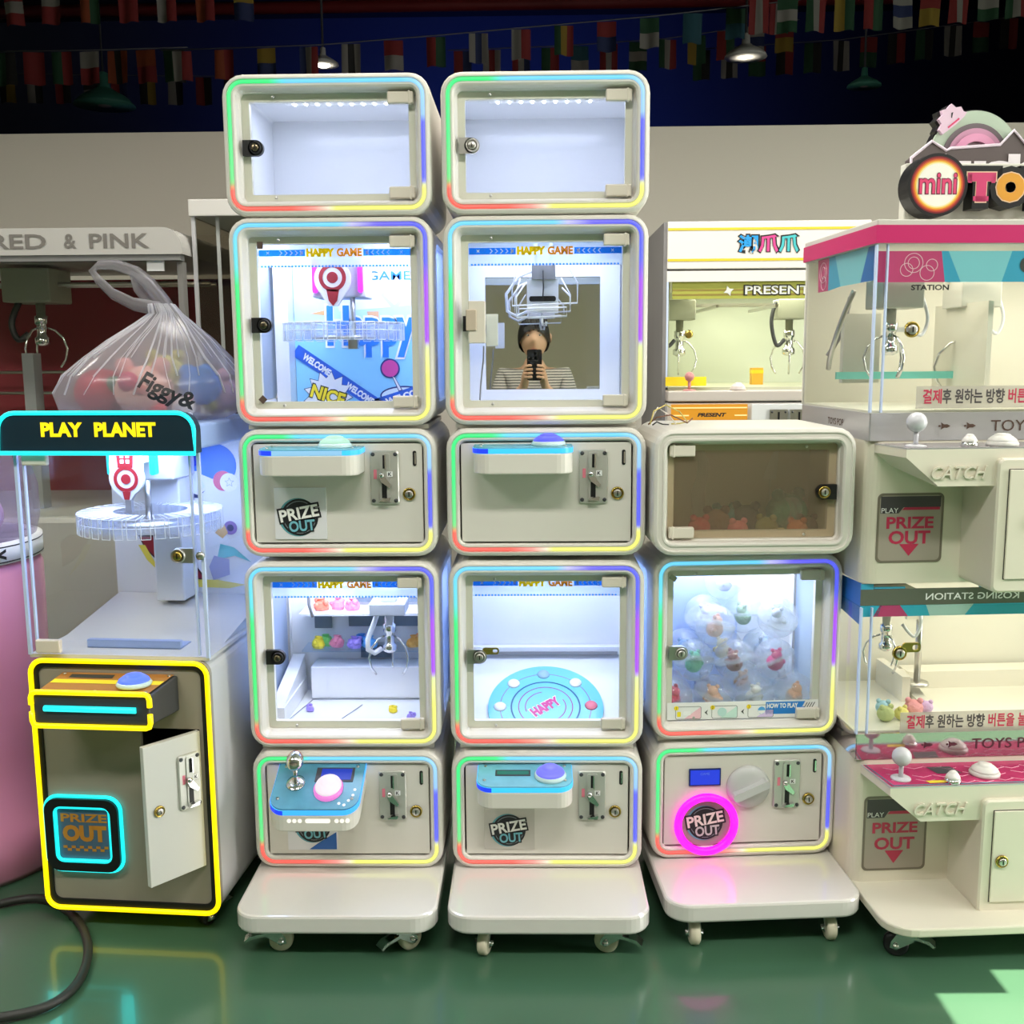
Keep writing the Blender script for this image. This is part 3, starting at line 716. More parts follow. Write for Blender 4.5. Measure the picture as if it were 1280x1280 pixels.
c, M_ = console(T, D, -.16, .062, .085, 1.110, 0.0, .058, mat('pale blue console print', (120, 190, 210), .25, var=.2, scale=30), [glow('aqua band', (60, 190, 255), 1.2), glow('aqua band', (60, 190, 255), 1.2), glow('pale band', (150, 205, 240), .9), glow('blue band', (30, 60, 255), 1.3)])
dome_button(T, c, M_, .003, -.035, 1.110, .037, glow('pearl green button', (190, 240, 215), .75), mat('clear rim', (200, 225, 225), .2))
m = MB(mat('white acrylic flap', (232, 232, 236), .25)); m.box(-.145, -.028, .0045, .0075, .900, 1.017); prize_logo(m, -.089, .950, .042, .004); T.part('prize_flap', m, D)

# ================= middle tower, upper: hook game with mirror back
T, D = upper(T2[0], 'white game machine with mirrored back and hanging hook, in the middle tower')
liner(T, z0, z1, .037, True); d = glass_door(T, z0, z1, .037, lockz=1.376)
m = MB(HINGE).box(-.168, -.131, -.012, .012, 1.333, 1.424); m.mat(mat('tan latch', (196, 180, 160), .6)).box(-.173, -.150, -.016, -.012, 1.36, 1.405); T.part('lock_cover', m, d, bev=.004)
m = MB(PUREWHITE).box(-.1315, -.106, .052, .075, 1.328, 1.398); m.mat(GREYP).tube([(-.138, .055, 1.328), (-.139, .056, 1.30), (-.146, .06, 1.24), (-.15, .06, 1.18)], .0018, 6); T.part('door_sensor', m)
header_strip(T, 1.541); diodes(T, z1 - .021, [.1, .28])
T.light('cabinet_light', 'AREA', (0, .2, z1 - .028), 1.5, COOL, size=.3, size_y=.2)
m = MB(mat('back mirror', (215, 215, 210), 0.0, 1.0)); m.box(-.146, .141, .358, .366, 1.222, 1.50); T.part('back_mirror', m)
m = MB(LINER)
m.ring(rrect(-.19, .19, 1.18, 1.575, .002), rrect(-.146, .141, 1.222, 1.50, .002), .345, .369); T.part('mirror_frame', m)
m = MB(PUREWHITE); m.box(-.041, .032, .16, .2, 1.405, 1.48); m.box(-.033, .026, .155, .162, 1.43, 1.46)
m.mat(BLACK).prism(rrect(-.036, .026, 1.430, 1.442, .005), .152, .156); m.mat(GREYP).box(-.03, .025, .15, .21, 1.48, 1.515); m.mat(STEEL).cyl((-.02, .18, 1.5), (-.02, .18, 1.58), .004); m.cyl((.015, .18, 1.5), (.015, .18, 1.58), .004)
hk = T.part('hook_carriage', m)
WR = mat('white wire', (235, 238, 245), .35)
for pth in ([(-.06, .14, 1.515), (-.075, .14, 1.46), (-.075, .14, 1.42), (.075, .14, 1.425), (.075, .14, 1.47), (.05, .14, 1.515)], [(-.045, .15, 1.47), (-.065, .13, 1.44), (-.065, .13, 1.392), (.05, .13, 1.395), (.05, .13, 1.415), (-.06, .13, 1.412)], [(.04, .15, 1.46), (.058, .13, 1.44), (.058, .13, 1.42)]):
    T.part('guide_wire', MB(WR).tube(pth, .002, 6), hk)
T.part('guide_wire', MB(WR).tube([(-.01, .2, 1.51), (-.06, .2, 1.49), (-.09, .2, 1.45), (-.088, .2, 1.41), (-.065, .2, 1.398), (-.04, .2, 1.41), (-.03, .2, 1.43)], .0035, 8), hk)
T.part('hook', MB(PUREWHITE).tube([(-.006, .18, 1.41), (-.006, .18, 1.385), (-.004, .18, 1.376), (.003, .18, 1.376), (.004, .18, 1.385)], .003, 8), hk)
T.part('black_cable', MB(BLACK).tube([(-.004, .15, 1.50), (-.003, .149, 1.46), (-.005, .149, 1.43)], .0015, 6), hk)
c, M_ = console(T, D, -.16, .058, .085, 1.112, 0.0, .058, mat('pale blue console print'), [glow('aqua band', (60, 190, 255), 1.2), glow('aqua band', (60, 190, 255), 1.2), glow('blue band', (30, 60, 255), 1.3), glow('blue band', (30, 60, 255), 1.3)])
dome_button(T, c, M_, .005, -.035, 1.112, .037, glow('violet blue button', (90, 95, 245), 1.0), mat('clear rim'))

# ================= lower machines of the two tall towers
def lower(px, label, rot=0, py=2.3, drop=0.0, depth=.40):
    T = Thing('game_machine', label, 'arcade machine', (px, py, 0), rot)
    z0, z1 = .4085, .8475
    frame(T, z0, z1, .037); cabinet(T, z0, z1, True, depth); led(T, z0, z1, KEY_WIN)
    a, b = .1115, .3985
    frame(T, a, b, .031); cabinet(T, a, b, False, depth); led(T, a, b, KEY_CTL)
    T.part('shelf_gap', MB(WHITE).box(-HW + .02, HW - .02, .03, depth - .02, .3975, .4095))
    wheeled_base(T, depth - .02); d = control_front(T, a, b, .251, (.231, .351), .333)
    liner(T, z0, z1, .037, True, depth - .03, floor_drop=drop)
    return T, d
z0, z1 = .4085, .8475
T, D = lower(T1[0], 'white claw machine with chrome joystick on a wheeled base, bottom of the left tower')
glass_door(T, z0, z1, .037, lockz=.621); header_strip(T, .792); diodes(T, z1 - .021, [.1, .28])
T.light('cabinet_light', 'AREA', (0, .2, z1 - .028), 2.1, COOL, size=.3, size_y=.2)
for xx, yy, rr, br in ((-.150, -.160, -82, True), (.140, -.165, -50, True), (-.17, .33, 160, False), (.17, .33, 170, False)): caster(T, xx, yy, .068, rr, brake=br)
m = MB(LINER).box(-.14, .2, .29, .368, .43, .515); T.part('rear_step', m, bev=.003)
m = MB(ACRY).box(-.16, .2, .285, .366, .556, .560); T.part('glass_shelf', m)
m = MB(LINER).box(-.16, .2, .27, .366, .655, .661); T.part('upper_shelf', m)
m = MB(mat('slate grey panel', (110, 125, 140), .4)); m.box(-.14, -.095, .36, .368, .60, .652); m.box(-.05, .2, .36, .368, .605, .652); m.box(-.02, .06, .36, .368, .52, .552); m.box(-.03, .2, .36, .368, .69, .70); m.box(-.03, .2, .36, .368, .67, .68); T.part('rear_panel', m)
m = MB(LINER).box(-.2, -.165, .10, .36, .429, .47); m.prismx([(.1, .47), (.36, .47), (.36, .53)], -.2, -.168); T.part('side_ledge', m)
m = MB(mat('pale grey seam', (150, 155, 165), .5))
for p in ([(-.135, .28, .4305), (-.165, .12, .4305)], [(.0, .24, .4305), (-.04, .12, .4305)], [(-.135, .285, .4305), (.19, .285, .4305)]): m.tube(p, .0012, 4)
T.part('floor_seam', m)
m = MB(mat('light grey carriage', (205, 208, 214), .4)); m.box(.036, .124, .16, .24, .682, .712); m.box(-.19, .19, .19, .205, .745, .755); m.box(.06, .1, .18, .22, .712, .745); cr = T.part('claw_carriage', m, bev=.003)
claw(T, .08, .2, .684, 1.0, 3, -30, cr)
T.part('hose', MB(WR).tube([(.055, .19, .69), (.045, .18, .66), (.03, .17, .62), (.03, .17, .595), (.045, .175, .585), (.06, .19, .592)], .0065, 10), cr)
T.part('cable', MB(GREYP).tube([(-.12, .2, .765), (-.118, .2, .70), (-.11, .2, .67)], .004, 6)); T.part('cable', MB(GREYP).tube([(-.10, .22, .76), (-.06, .22, .74), (-.02, .22, .75), (0, .22, .765)], .003, 6))
c, M_ = console(T, D, -.158, .045, .125, .366, .42, .052, mat('marbled blue console print', (85, 150, 175), .25, var=.3, scale=25), [glow('azure band', (60, 165, 255), 1.3), glow('azure band', (60, 165, 255), 1.3), glow('azure band', (60, 165, 255), 1.3), glow('blue band', (30, 60, 255), 1.3)])
joystick(T, c, M_, -.108, -.052, .366, .04, .02)
dome_button(T, c, M_, -.03, -.07, .366, .033, glow('pearl white button', (250, 235, 245), .85), glow('rainbow rim', (235, 130, 215), .9))
m = MB(DARK, M=M_); m.box(-.066, .022, -.048, -.008, .366, .3675); m.mat(glow('blue lcd', (22, 55, 190), .8)); m.box(-.054, .016, -.043, -.012, .3675, .368); T.part('lcd_screen', m, c)
m = MB(PUREWHITE, M=M_)
for a_, b_ in ((.02, -.1), (.028, -.085), (.0, -.108), (.03, -.07), (.012, -.112)): m.prismz(circ(a_, b_, .0035, 10), .366, .3668)
T.part('printed_symbols', m, c)
m = MB(glow('white cutout light', (255, 252, 240), 1.0)); yf = -.1255
zc = .366 - .42 * .125 - .026
m.prism(rrect(-.073, -.017, zc - .005, zc + .005, .0045), yf, yf + .003)
for xx in (-.109, -.097, -.085, -.003, .009, .021): m.prism(circ(xx, zc, .0048, 14), yf, yf + .003)
T.part('light_cutouts', m, c)
m = MB(mat('white acrylic flap')); m.box(-.145, -.028, .0045, .0075, .155, .262); prize_logo(m, -.083, .215, .040, .004); m.mat(mat('blue sticker corner', (40, 100, 180), .4)).flat([(-.095, .157), (-.03, .157), (-.03, .2), (-.07, .175)], .0038); T.part('prize_flap', m, D)

T, D = lower(T2[0], 'white game machine with pale blue turntable on a wheeled base, bottom of the middle tower', drop=.022)
glass_door(T, z0, z1, .037, lockz=.622, lock='steel', extra='cam'); header_strip(T, .795); diodes(T, z1 - .021, [.08, .16, .24, .32], m=glow('white led diode'))
T.light('cabinet_light', 'AREA', (0, .2, z1 - .028), 1.3, COOL, size=.3, size_y=.2)
for xx, yy, rr, br in ((-.135, -.15, 165, False), (.150, -.165, 75, True), (-.17, .33, 160, False), (.17, .33, 170, False)): caster(T, xx, yy, .068, rr, brake=br)
m = MB(LINER).prismx([(.105, .405), (.366, .405), (.366, .532), (.118, .406)], -.2, .2); T.part('slope_board', m)
m = MB(LINER).box(-.2, .2, .34, .366, .532, .552); m.mat(GREYP).box(-.17, .19, .337, .34, .533, .541); T.part('ledge_rail', m)
sl = math.atan2(.126, .248)
M_ = Matrix.Translation((.0, .183, .4402)) @ Matrix.Rotation(sl, 4, 'X')
TURQ = mat('pale blue gloss turntable', (120, 205, 232), .12); m = MB(TURQ, M=M_)
cut = -.066
def disc(r, n=56): return [(r * cos(a), max(cut, r * sin(a))) for a in [2 * pi * i / n for i in range(n)]]
m.prismz(disc(.143), .0005, .006)
def arc(r, w, z, m_, a0, a1, n=40):
    m.mat(m_); P = []
    for i in range(n + 1):
        a = R(a0 + (a1 - a0) * i / n); P.append(a)
    for p, q in zip(P, P[1:]):
        if r * sin(p) < cut + .002 or r * sin(q) < cut + .002: continue
        m.add([((r + k) * cos(t), (r + k) * sin(t), z) for k, t in ((-w, p), (w, p), (w, q), (-w, q))], [(0, 1, 2, 3)], False)
PUR = mat('purple print', (150, 60, 150), .3); NAV = mat('navy print', (20, 90, 140), .3)
arc(.113, .0008, .0064, PUR, -30, 210); arc(.085, .002, .0064, NAV, -45, 225); arc(.067, .0012, .0064, PUR, -60, 240); arc(.05, .0012, .0064, PUR, 100, 200); arc(.05, .0012, .0064, PUR, -60, 30)
m.mat(PUREWHITE).text('HAPPY', 0, 0, w=.085, h=.035, y=.0068, bold=.1, rot=35, plane='XY'); m.mat(mat('magenta print', (205, 40, 140), .3)).text('HAPPY', 0, 0, w=.08, h=.03, y=.0072, bold=.06, rot=35, plane='XY')
tt = T.part('turntable', m)
for a_, cl in ((92, (150, 185, 205)), (135, (240, 240, 245)), (47, (235, 235, 240)), (180, (240, 240, 245)), (2, (225, 120, 140))):
    mm = MB(mat('pit ' + str(cl), cl, .4), M=M_); mm.lathe([(.016, 0), (.014, .003), (.006, .004), (1e-6, .004)], 20, (.113 * cos(R(a_)), .113 * sin(R(a_)), .006)); T.part('prize_pit', mm, tt)
c, M_ = console(T, D, -.16, .058, .1, .366, .1, .052, mat('pale blue console print'), [glow('aqua band', (60, 190, 255), 1.2), glow('aqua band', (60, 190, 255), 1.2), glow('blue band', (30, 60, 255), 1.3), glow('blue band', (30, 60, 255), 1.3)])
dome_button(T, c, M_, .007, -.052, .366, .036, glow('blue violet button', (120, 120, 245), .95), mat('clear rim'))
m = MB(DARK, M=M_); m.box(-.118, -.038, -.05, -.024, .366, .3675); m.mat(glow('green lcd', (30, 130, 110), .6)); m.box(-.114, -.042, -.045, -.03, .3675, .368); T.part('lcd_screen', m, c)
m = MB(mat('clear grey flap', (205, 200, 192), .2)); m.box(-.147, -.029, .0045, .0075, .158, .258); prize_logo(m, -.089, .205, .039, .004); T.part('prize_flap', m, D)

# ================= third tower: capsule machine
T, D = lower(.503, 'white capsule machine with glowing pink ring around its prize hole, on a wheeled base', 4.2, 2.36, depth=.345)
glass_door(T, z0, z1, .037, lockz=.615, lock='steel'); diodes(T, z1 - .021, [.1, .28])
T.light('cabinet_light', 'AREA', (0, .2, z1 - .028), 2.0, (225, 232, 255), size=.3, size_y=.2)
for xx, yy, rr, br in ((-.155, -.155, 178, False), (.155, -.155, 176, False), (-.17, .27, 160, False), (.17, .27, 170, False)): caster(T, xx, yy, .068, rr, brake=br)
m = MB(mat('blue tinted back sheet', (178, 198, 242), .3)).box(-.2, .06, .309, .313, .43, .82); T.part('back_sheet', m)
y = .0252; mb = MB(PUREWHITE, M=Matrix.Translation((0, 0, .013))); mb.box(-.182, .182, y, y + .001, .436, .478)
fl((40, 130, 215), [(.055, .462), (.15, .462), (.14, .445), (.055, .445)], .0006); fl((40, 130, 215), [(.055, .475), (.15, .475), (.14, .456), (.055, .456)], .0007)
mb.mat(PUREWHITE).text('HOW TO PLAY', .095, .4655, w=.075, h=.012, y=y - .0011, bold=.04)
mb.mat(DARK)
for i in range(4): mb.flat([(.146 + i * .006, .457), (.148 + i * .006, .457), (.156 + i * .006, .472), (.154 + i * .006, .472)], y - .0008)
for xx, cc in ((-.131, (250, 205, 215)), (-.044, (205, 235, 225)), (.043, (225, 205, 245))):
    mb.mat(DARK).ring(rrect(xx - .031, xx + .031, .4375, .4685, .005), rrect(xx - .0302, xx + .0302, .4383, .4677, .0045), y - .0007, y - .0005)
    fl(cc, [(xx - .01, .4385), (xx + .03, .4385), (xx + .03, .467)], .0006)
    mb.mat(YELLOWPRINT).flat(circ(xx - .029, .465, .0055, 16), y - .001)
for xx, t in ((-.160, '1'), (-.073, '2'), (.014, '3')): mb.mat(BLACKPRINT).text(t, xx, .465, h=.006, y=y - .0014)
for xx in (-.088, -.0005): mb.mat(DARK).flat([(xx + .004, .460), (xx - .004, .453), (xx + .004, .446), (xx + .001, .453)], y - .0008)
fl((245, 225, 40), rrect(-.158, -.149, .444, .456, .002), .0009); fl((255, 255, 255), rrect(-.143, -.125, .447, .457, .003), .0009); fl((190, 225, 220), circ(-.05, .453, .011, 20), .0009); fl((90, 175, 235), circ(.045, .455, .009, 20), .0009); fl((255, 255, 255), [(.036, .455), (.054, .455), (.052, .449), (.045, .446), (.038, .449)], .0011)
T.part('instruction_strip', mb)
m = MB(mat('olive felt pad', (150, 155, 135), .8), M=Matrix.Translation((-.172, 0, .793)) @ Matrix.Rotation(R(35), 4, 'Y')); m.box(-.008, .008, .0235, .0262, -.006, .006); T.part('corner_pad', m)
PINK = glow('neon magenta ring', (255, 20, 200), 1.9)
m = MB(PINK); m.tube([(-.09 + .068 * cos(2 * pi * i / 48), -.006, .1995 + .068 * sin(2 * pi * i / 48)) for i in range(48)], .0095, 10, closed=True); rg_ = T.part('glow_ring', m, D)
T.light('ring_light', 'AREA', (-.09, -.03, .1995), .07, (255, 40, 190), rot=(R(-90), 0, 0), size=.14).data.shape = 'DISK'
m = MB(mat('grey translucent flap', (150, 142, 134), .25)); m.prism(circ(-.09, .1995, .06, 36), .004, .0075); prize_logo(m, -.09, .199, .042, .0036, (238, 225, 218), (200, 195, 195)); T.part('prize_flap', m, D)
m = MB(mat('blue lcd bezel', (25, 40, 110), .4)); m.box(-.131, -.055, .004, .0075, .292, .334); m.mat(glow('blue lcd bright', (35, 60, 215), .95)).box(-.128, -.058, .0032, .0042, .295, .331); m.mat(mat('lcd pixel', (110, 140, 240), .5)).text('GAME', -.093, .322, h=.006, y=.003); T.part('lcd_screen', m, D)
m = MB(mat('grey knob plastic', (205, 205, 206), .3)); m.lathe([(.052, 0), (.052, .006), (.047, .012), (.03, .018), (1e-6, .02)], 36, (.012, .0078, .287), 'Y')
m.M = Matrix.Translation((.012, 0, .287)) @ Matrix.Rotation(R(-24), 4, 'Y'); m.prism(rrect(-.046, .046, -.009, .009, .008), -.03, -.004); T.part('turn_knob', m, D)

# capsules with a toy in each
SHELL = glass('clear capsule plastic', (250, 252, 253), .8, haze=.19, hazecol=(246, 248, 252), rough=.12)
M3 = Matrix.Translation((.503, 2.36, 0)) @ Matrix.Rotation(R(4.2), 4, 'Z')
caps = [(x, .112, .4805) for x in (-.151, -.05, .051, .152)] + [(x, .112, .568) for x in (-.1005, .0005, .1015)] + [(-.05, .112, .6555), (.106, .115, .6705)] + [(x, .222, .4805) for x in (-.151, -.05, .051, .152)] + [(x, .222, .568) for x in (-.1005, .0005, .1015)] + [(-.05, .222, .6555), (.051, .222, .6555), (0, .222, .743)]
toyc = [(235, 60, 90), (250, 190, 150), (240, 240, 235), (235, 175, 130), (110, 195, 165), (165, 110, 110), (220, 70, 140), (235, 190, 170), (225, 230, 240), (240, 120, 110), (150, 150, 190), (240, 170, 110), (220, 220, 225), (120, 160, 200), (230, 200, 120), (190, 210, 230), (200, 200, 240), (170, 200, 160), (220, 225, 240)]
toyn = ['red', 'peach', 'white', 'tan', 'mint green', 'brown', 'magenta', 'pale pink', 'pale grey', 'coral', 'slate', 'orange', 'light grey', 'blue', 'yellow', 'ice blue', 'lilac', 'sage', 'pearl']
proto = None
rows = {0: 'bottom', 1: 'middle', 2: 'top'}
for i, (cx, cyy, cz) in enumerate(caps):
    w_ = M3 @ Vector((cx, cyy, cz)); lab = 'clear plastic capsule holding a %s toy, in the capsule machine window' % toyn[i]
    if proto is None:
        C = Thing('prize_capsule', lab, 'capsule', tuple(w_), 0, 'clear capsules in the capsule machine'); proto = C.o
        for s in (1, -1):
            m = MB(SHELL); m.lathe([(.0495 * cos(R(90 * k / 9)), s * (.0495 * sin(R(90 * k / 9)) + .0004)) for k in range(9)] + [(1e-6, s * .05)], 30); C.part('shell_half', m)
        m = MB(SHELL); m.lathe([(.0495, -.003), (.0503, -.003), (.0503, .003), (.0495, .003)], 36); C.part('seam_rim', m)
        e = proto
    else: e = clone(proto)
    e.location = w_; e['label'] = lab; e.rotation_euler = (random.uniform(-.5, .5), random.uniform(-.5, .5), random.random() * 3)
    m = MB(mat('plush ' + str(toyc[i]), toyc[i], .85, bump=.3, scale=90)); q = .021
    m.ball((0, 0, 0), q, 14, .95); m.ball((0, -q * .3, q * 1.0), q * .62, 12); m.ball((-q * .5, -q * .2, q * 1.55), q * .26, 8); m.ball((q * .5, -q * .2, q * 1.55), q * .26, 8); m.ball((-q * .9, -q * .3, q * .1), q * .32, 8); m.ball((q * .9, -q * .3, q * .1), q * .32, 8)
    single('capsule_toy', m, 'small %s plush toy inside a clear capsule' % toyn[i], 'toy', (w_.x, w_.y, w_.z - .01), random.uniform(-60, 60), 'toys in the capsules')

# candies and small packs behind the left tower's claw window
cc = [(240, 220, 60), (120, 210, 120), (235, 140, 170), (60, 150, 235), (90, 170, 240), (160, 140, 230), (240, 180, 90), (250, 140, 110)]
cn = ['yellow', 'green', 'pink', 'blue', 'sky blue', 'violet', 'orange', 'coral']
ci = 0
for (x, yy, zb, k, n_, desc) in ((-.122, .31, .5605, 0, 1, 'left end of the glass shelf'), (-.106, .33, .5605, 1, 1, 'glass shelf by the yellow one'), (-.075, .32, .5605, 2, 1, 'glass shelf near its left end'), (-.028, .31, .5605, 5, 1, 'glass shelf before the blue ones'), (-.012, .335, .5605, 3, 1, 'middle of the glass shelf'), (.012, .315, .5605, 4, 1, 'glass shelf under the hose'), (.125, .32, .5605, 6, 1, 'right end of the glass shelf'), (.14, .335, .5605, 7, 1, 'glass shelf behind the orange one'),
                             (-.11, .31, .6615, 7, 1, 'left end of the upper shelf'), (-.07, .32, .6615, 2, 1, 'upper shelf'), (-.03, .31, .6615, 2, 1, 'upper shelf by the dark slots'), (-.125, .2, .4285, 5, 0, 'white floor at the left'), (.085, .19, .4285, 0, 0, 'white floor below the claw'), (.135, .14, .4285, 5, 0, 'white floor at the right')):
    m = MB(mat('candy wrap ' + cn[k], cc[k], .35)); rr = .019 if n_ else .011
    for q in range(6): m.ball((random.uniform(-.7, .7) * rr, random.uniform(-.6, .6) * rr, rr * random.uniform(.5, 1.3)), rr * random.uniform(.35, .5), 8)
    m.loft([[(rr * 1.1 * cos(a) * s_, rr * .8 * sin(a) * s_, h_ * rr) for a in [2 * pi * t / 9 for t in range(9)]] for s_, h_ in ((.8, .02), (1, .4), (.8, 1.0), (.3, 1.3), (.5, 1.6))])
    single('candy_pack', m, '%s candy pack on the %s in left claw machine' % (cn[k], desc.replace('before the blue ones', 'by the blue ones')), 'candy', (T1[0] + x, T1[1] + yy, zb), random.uniform(-40, 40), 'candy packs in the claw machine'); ci += 1
# ------------------------------------------------------------------ tall machine with the black sign at the left
T = Thing('prize_machine', 'tall white machine with black sign, cyan and yellow neon outlines and open coin door', 'arcade machine', (-.9, 2.22, 0), -4.5)
YN = glow('yellow neon tube', (255, 226, 0), 1.5); CN = glow('cyan neon tube', (30, 240, 240), 1.35)
BODYW = mat('pearl white steel', (205, 205, 205), .35, var=.02, scale=3)
FACE = mat('beige grey front panel', (158, 150, 134), .4, var=.03, scale=4)
X0, X1, DP = -.226, .190, .44
oo = rrect(X0, X1, .052, .645, .03, 5); r4 = lambda x0, x1, z0, z1: rrect(x0, x1, z0, z1, .001, 5)
m = MB(FACE); m.ring(oo, r4(.022, .160, .166, .488), 0, .012); T.part('front_panel', m)
m = MB(BODYW); m.loft([[(x, y, z) for x, z in oo] for y in (.012, DP)], cap1=True); T.part('cabinet_body', m)
m = MB(BLACK); m.loft([[(x, y, z) for x, z in r4(.022, .160, .166, .488)] for y in (.012, .2)], cap1=True); T.part('coin_bay', m)
m = MB(BLACK); m.ring(rrect(X0 + .002, X1 - .002, .054, .643, .028), rrect(X0 + .02, X1 - .02, .072, .625, .018), -.004, 0); T.part('neon_backing', m)
def tube_rr(x0, x1, z0, z1, r, rad, y, m_, n=6): return MB(m_).tube([(x, y, z) for x, z in rrect(x0, x1, z0, z1, r, n)], rad, 8, closed=True)
T.part('neon_outline', tube_rr(X0 + .004, X1 - .004, .052, .641, .03, .0058, -.006, YN), label='glowing yellow outline')
# console shelf
c = MB(DARK); c.loft([[(-.162, -.105, .531), (.096, -.105, .531), (.118, 0, .531), (-.152, 0, .531)], [(-.162, -.105, .595), (.096, -.105, .595), (.118, 0, .612), (-.152, 0, .612)]], cap0=True, cap1=True)
c = T.part('console', c, bev=.004)
m = MB(mat('orange brown console print', (176, 120, 60), .4, var=.15, scale=12)); tz = lambda y: .598 + (y + .105) * .162
def top(mb, pts, dz=0): mb.add([(x, y, tz(y) + dz) for x, y in pts], [tuple(range(len(pts)))], False)
top(m, [(-.157, -.098), (.090, -.098), (.111, -.004), (-.146, -.004)])
m.mat(YELLOWPRINT); top(m, [(-.150, -.055), (.099, -.055), (.103, -.038), (-.148, -.038)], .0006)
m.mat(DARK); top(m, [(-.12, -.03), (-.02, -.03), (-.02, -.014), (-.12, -.014)], .0009)
m.mat(STEEL)
for x, y in ((-.149, -.09), (.084, -.09), (-.138, -.012), (.102, -.012), (-.03, -.09)): m.lathe([(.004, 0), (.004, .002)], 10, (x, y, tz(y)))
T.part('console_print', m, c)
z = .566; yf = -.107
for s, za, zb in ((1, z + .008, .602), (-1, z - .008, .527)):
    m = MB(YN).tube([(-.165, yf, za), (-.165, yf, zb - s * .012), (-.162, yf, zb - s * .003), (-.153, yf, zb), (.088, yf, zb), (.096, yf, zb - s * .003), (.099, yf, zb - s * .012), (.099, yf, za)], .006, 8); T.part('neon_outline', m, c, label='yellow half outline of the console')
T.part('neon_bar', MB(CN).tube([(-.136, yf, z), (.068, yf, z)], .0065, 10), c, label='cyan light bar')
dome_button(T, c, Matrix(), .043, -.056, .606, .037, glow('cornflower button', (95, 130, 250), .95), mat('clear rim'))
# prize hole with its light frame
m = MB(BLACK); m.ring(rrect(-.209, -.035, .148, .321, .03), rrect(-.189, -.053, .168, .303, .02), -.018, -.002); f_ = T.part('prize_frame', m)
T.part('neon_outline', tube_rr(-.2115, -.0325, .1455, .3235, .032, .0045, -.007, CN), f_, label='cyan outer glow')
T.part('neon_outline', tube_rr(-.186, -.056, .171, .300, .012, .0045, -.012, CN), f_, label='cyan inner glow')
m = MB(mat('slate blue flap', (82, 106, 128), .35)).box(-.184, -.058, -.007, -.001, .172, .299); OR_ = mat('amber print', (205, 135, 45), .5)
m.mat(OR_).text('PRIZE', -.121, .272, w=.11, h=.020, y=-.0075, bold=.03); m.text('OUT', -.121, .235, w=.105, h=.040, y=-.0075, bold=.06)
for i in range(11):
    for j in range(2):
        if (i + j) % 2 == 0: m.flat([(-.174 + i * .0098, .205 - j * .0065), (-.1642 + i * .0098, .205 - j * .0065), (-.1642 + i * .0098, .1985 - j * .0065), (-.174 + i * .0098, .1985 - j * .0065)], -.0075)
T.part('prize_flap', m, f_)
for sx in (-.211, -.033): T.light('frame_glow', 'AREA', (sx, -.03, .235), .09, (30, 235, 235), rot=(R(-90), 0, 0), size=.03, size_y=.18)
# coin door swung out on its right edge
Md = Matrix.Translation((.159, -.002, 0)) @ Matrix.Rotation(R(54), 4, 'Z')
d = MB(mat('light door panel', (214, 214, 208), .4), M=Md); d.box(-.137, 0, -.004, .010, .168, .486); d = T.part('coin_door', d, bev=.0015)
# build the coin acceptor and lock in the swung door's own frame
_old = MB.__init__
def _init(s, m=None, M=None): _old(s, m, M or Md)
MB.__init__ = _init
coin_acceptor(T, d, -.060, -.006, .318, .444, -.0042)
lk = MB(); key_lock(lk, -.108, -.004, .335, .0125); T.part('lock', lk, d)
T.part('hinge', MB(DARK).cyl((0, .004, .17), (0, .004, .484), .004, 8), d)
MB.__init__ = _old
m = MB(STEEL); m.box(.006, .022, .004, .0115, .30, .32); T.part('latch_plate', m)
# glass case
EDGE = mat('polished acrylic edge', (205, 220, 250), .15)
ZB, ZT = .652, 1.112
m = MB(BODYW); m.box(X0, X1, .004, DP, .645, .653); m.prismx([(.12, .653), (.42, .653), (.42, .70), (.16, .66)], X0 + .01, X1 - .01); fl_ = T.part('case_floor', m)
m = MB(mat('pale tray', (150, 170, 220), .3)); m.box(-.12, .10, .06, .075, .653, .672); m.box(-.12, .10, .06, .12, .653, .656); T.part('prize_tray', m)
gd = T.part('glass_door', MB(PANE).box(-.206, .168, .002, .007, ZB + .004, ZT - .004))
[T.part('door_edge', MB(EDGE).box(xx - .002, xx + .002, .001, .009, ZB + .004, ZT - .004), gd) for xx in (-.2065, .1685)]
for za in (1.078, .659):
    T.part('hinge', MB(HINGE).box(-.203, -.146, -.012, .002, za, za + .030), gd, bev=.003)
m = MB(STEEL); m.box(.130, .168, -.006, .002, .866, .898); key_lock(m, .136, -.006, .882, .016, STEEL, BRASS); m.mat(STEEL).lathe([(.009, 0), (.009, .008)], 14, (.184, .002, .882), 'Y'); T.part('lock', m, gd)
for x in (X0 + .002, X1 - .002):
    s = T.part('side_pane', MB(PANE).box(x - .002, x + .002, .008, DP - .02, ZB, ZT)); T.part('pane_edge', MB(EDGE).box(x - .0035, x + .0035, .0, .008, ZB, ZT), s)
m = MB(LINER); m.box(X0 + .004, X1 - .004, .424, .44, ZB, ZT); T.part('back_panel', m)
m = MB(mat('milky roof with painted blue glow', (165, 190, 240), .3)); m.box(X0, X1, .012, DP, ZT, 1.166); T.part('roof', m, bev=.006)  # blue light inside the milky acrylic is put into the roof colour
T.light('case_light', 'AREA', (-.02, .2, 1.10), 3.0, (178, 196, 255), size=.3, size_y=.25)
T.part('led_light_bar', MB(glow('case led', (215, 225, 255), 6)).box(-.16, .12, .19, .205, 1.105, 1.111))
y = .4235; mb = MB(); cp = lambda c, pts, dy=.0006: mb.mat(mat('print ' + str(c), c, .5)).flat(pts, y - dy)
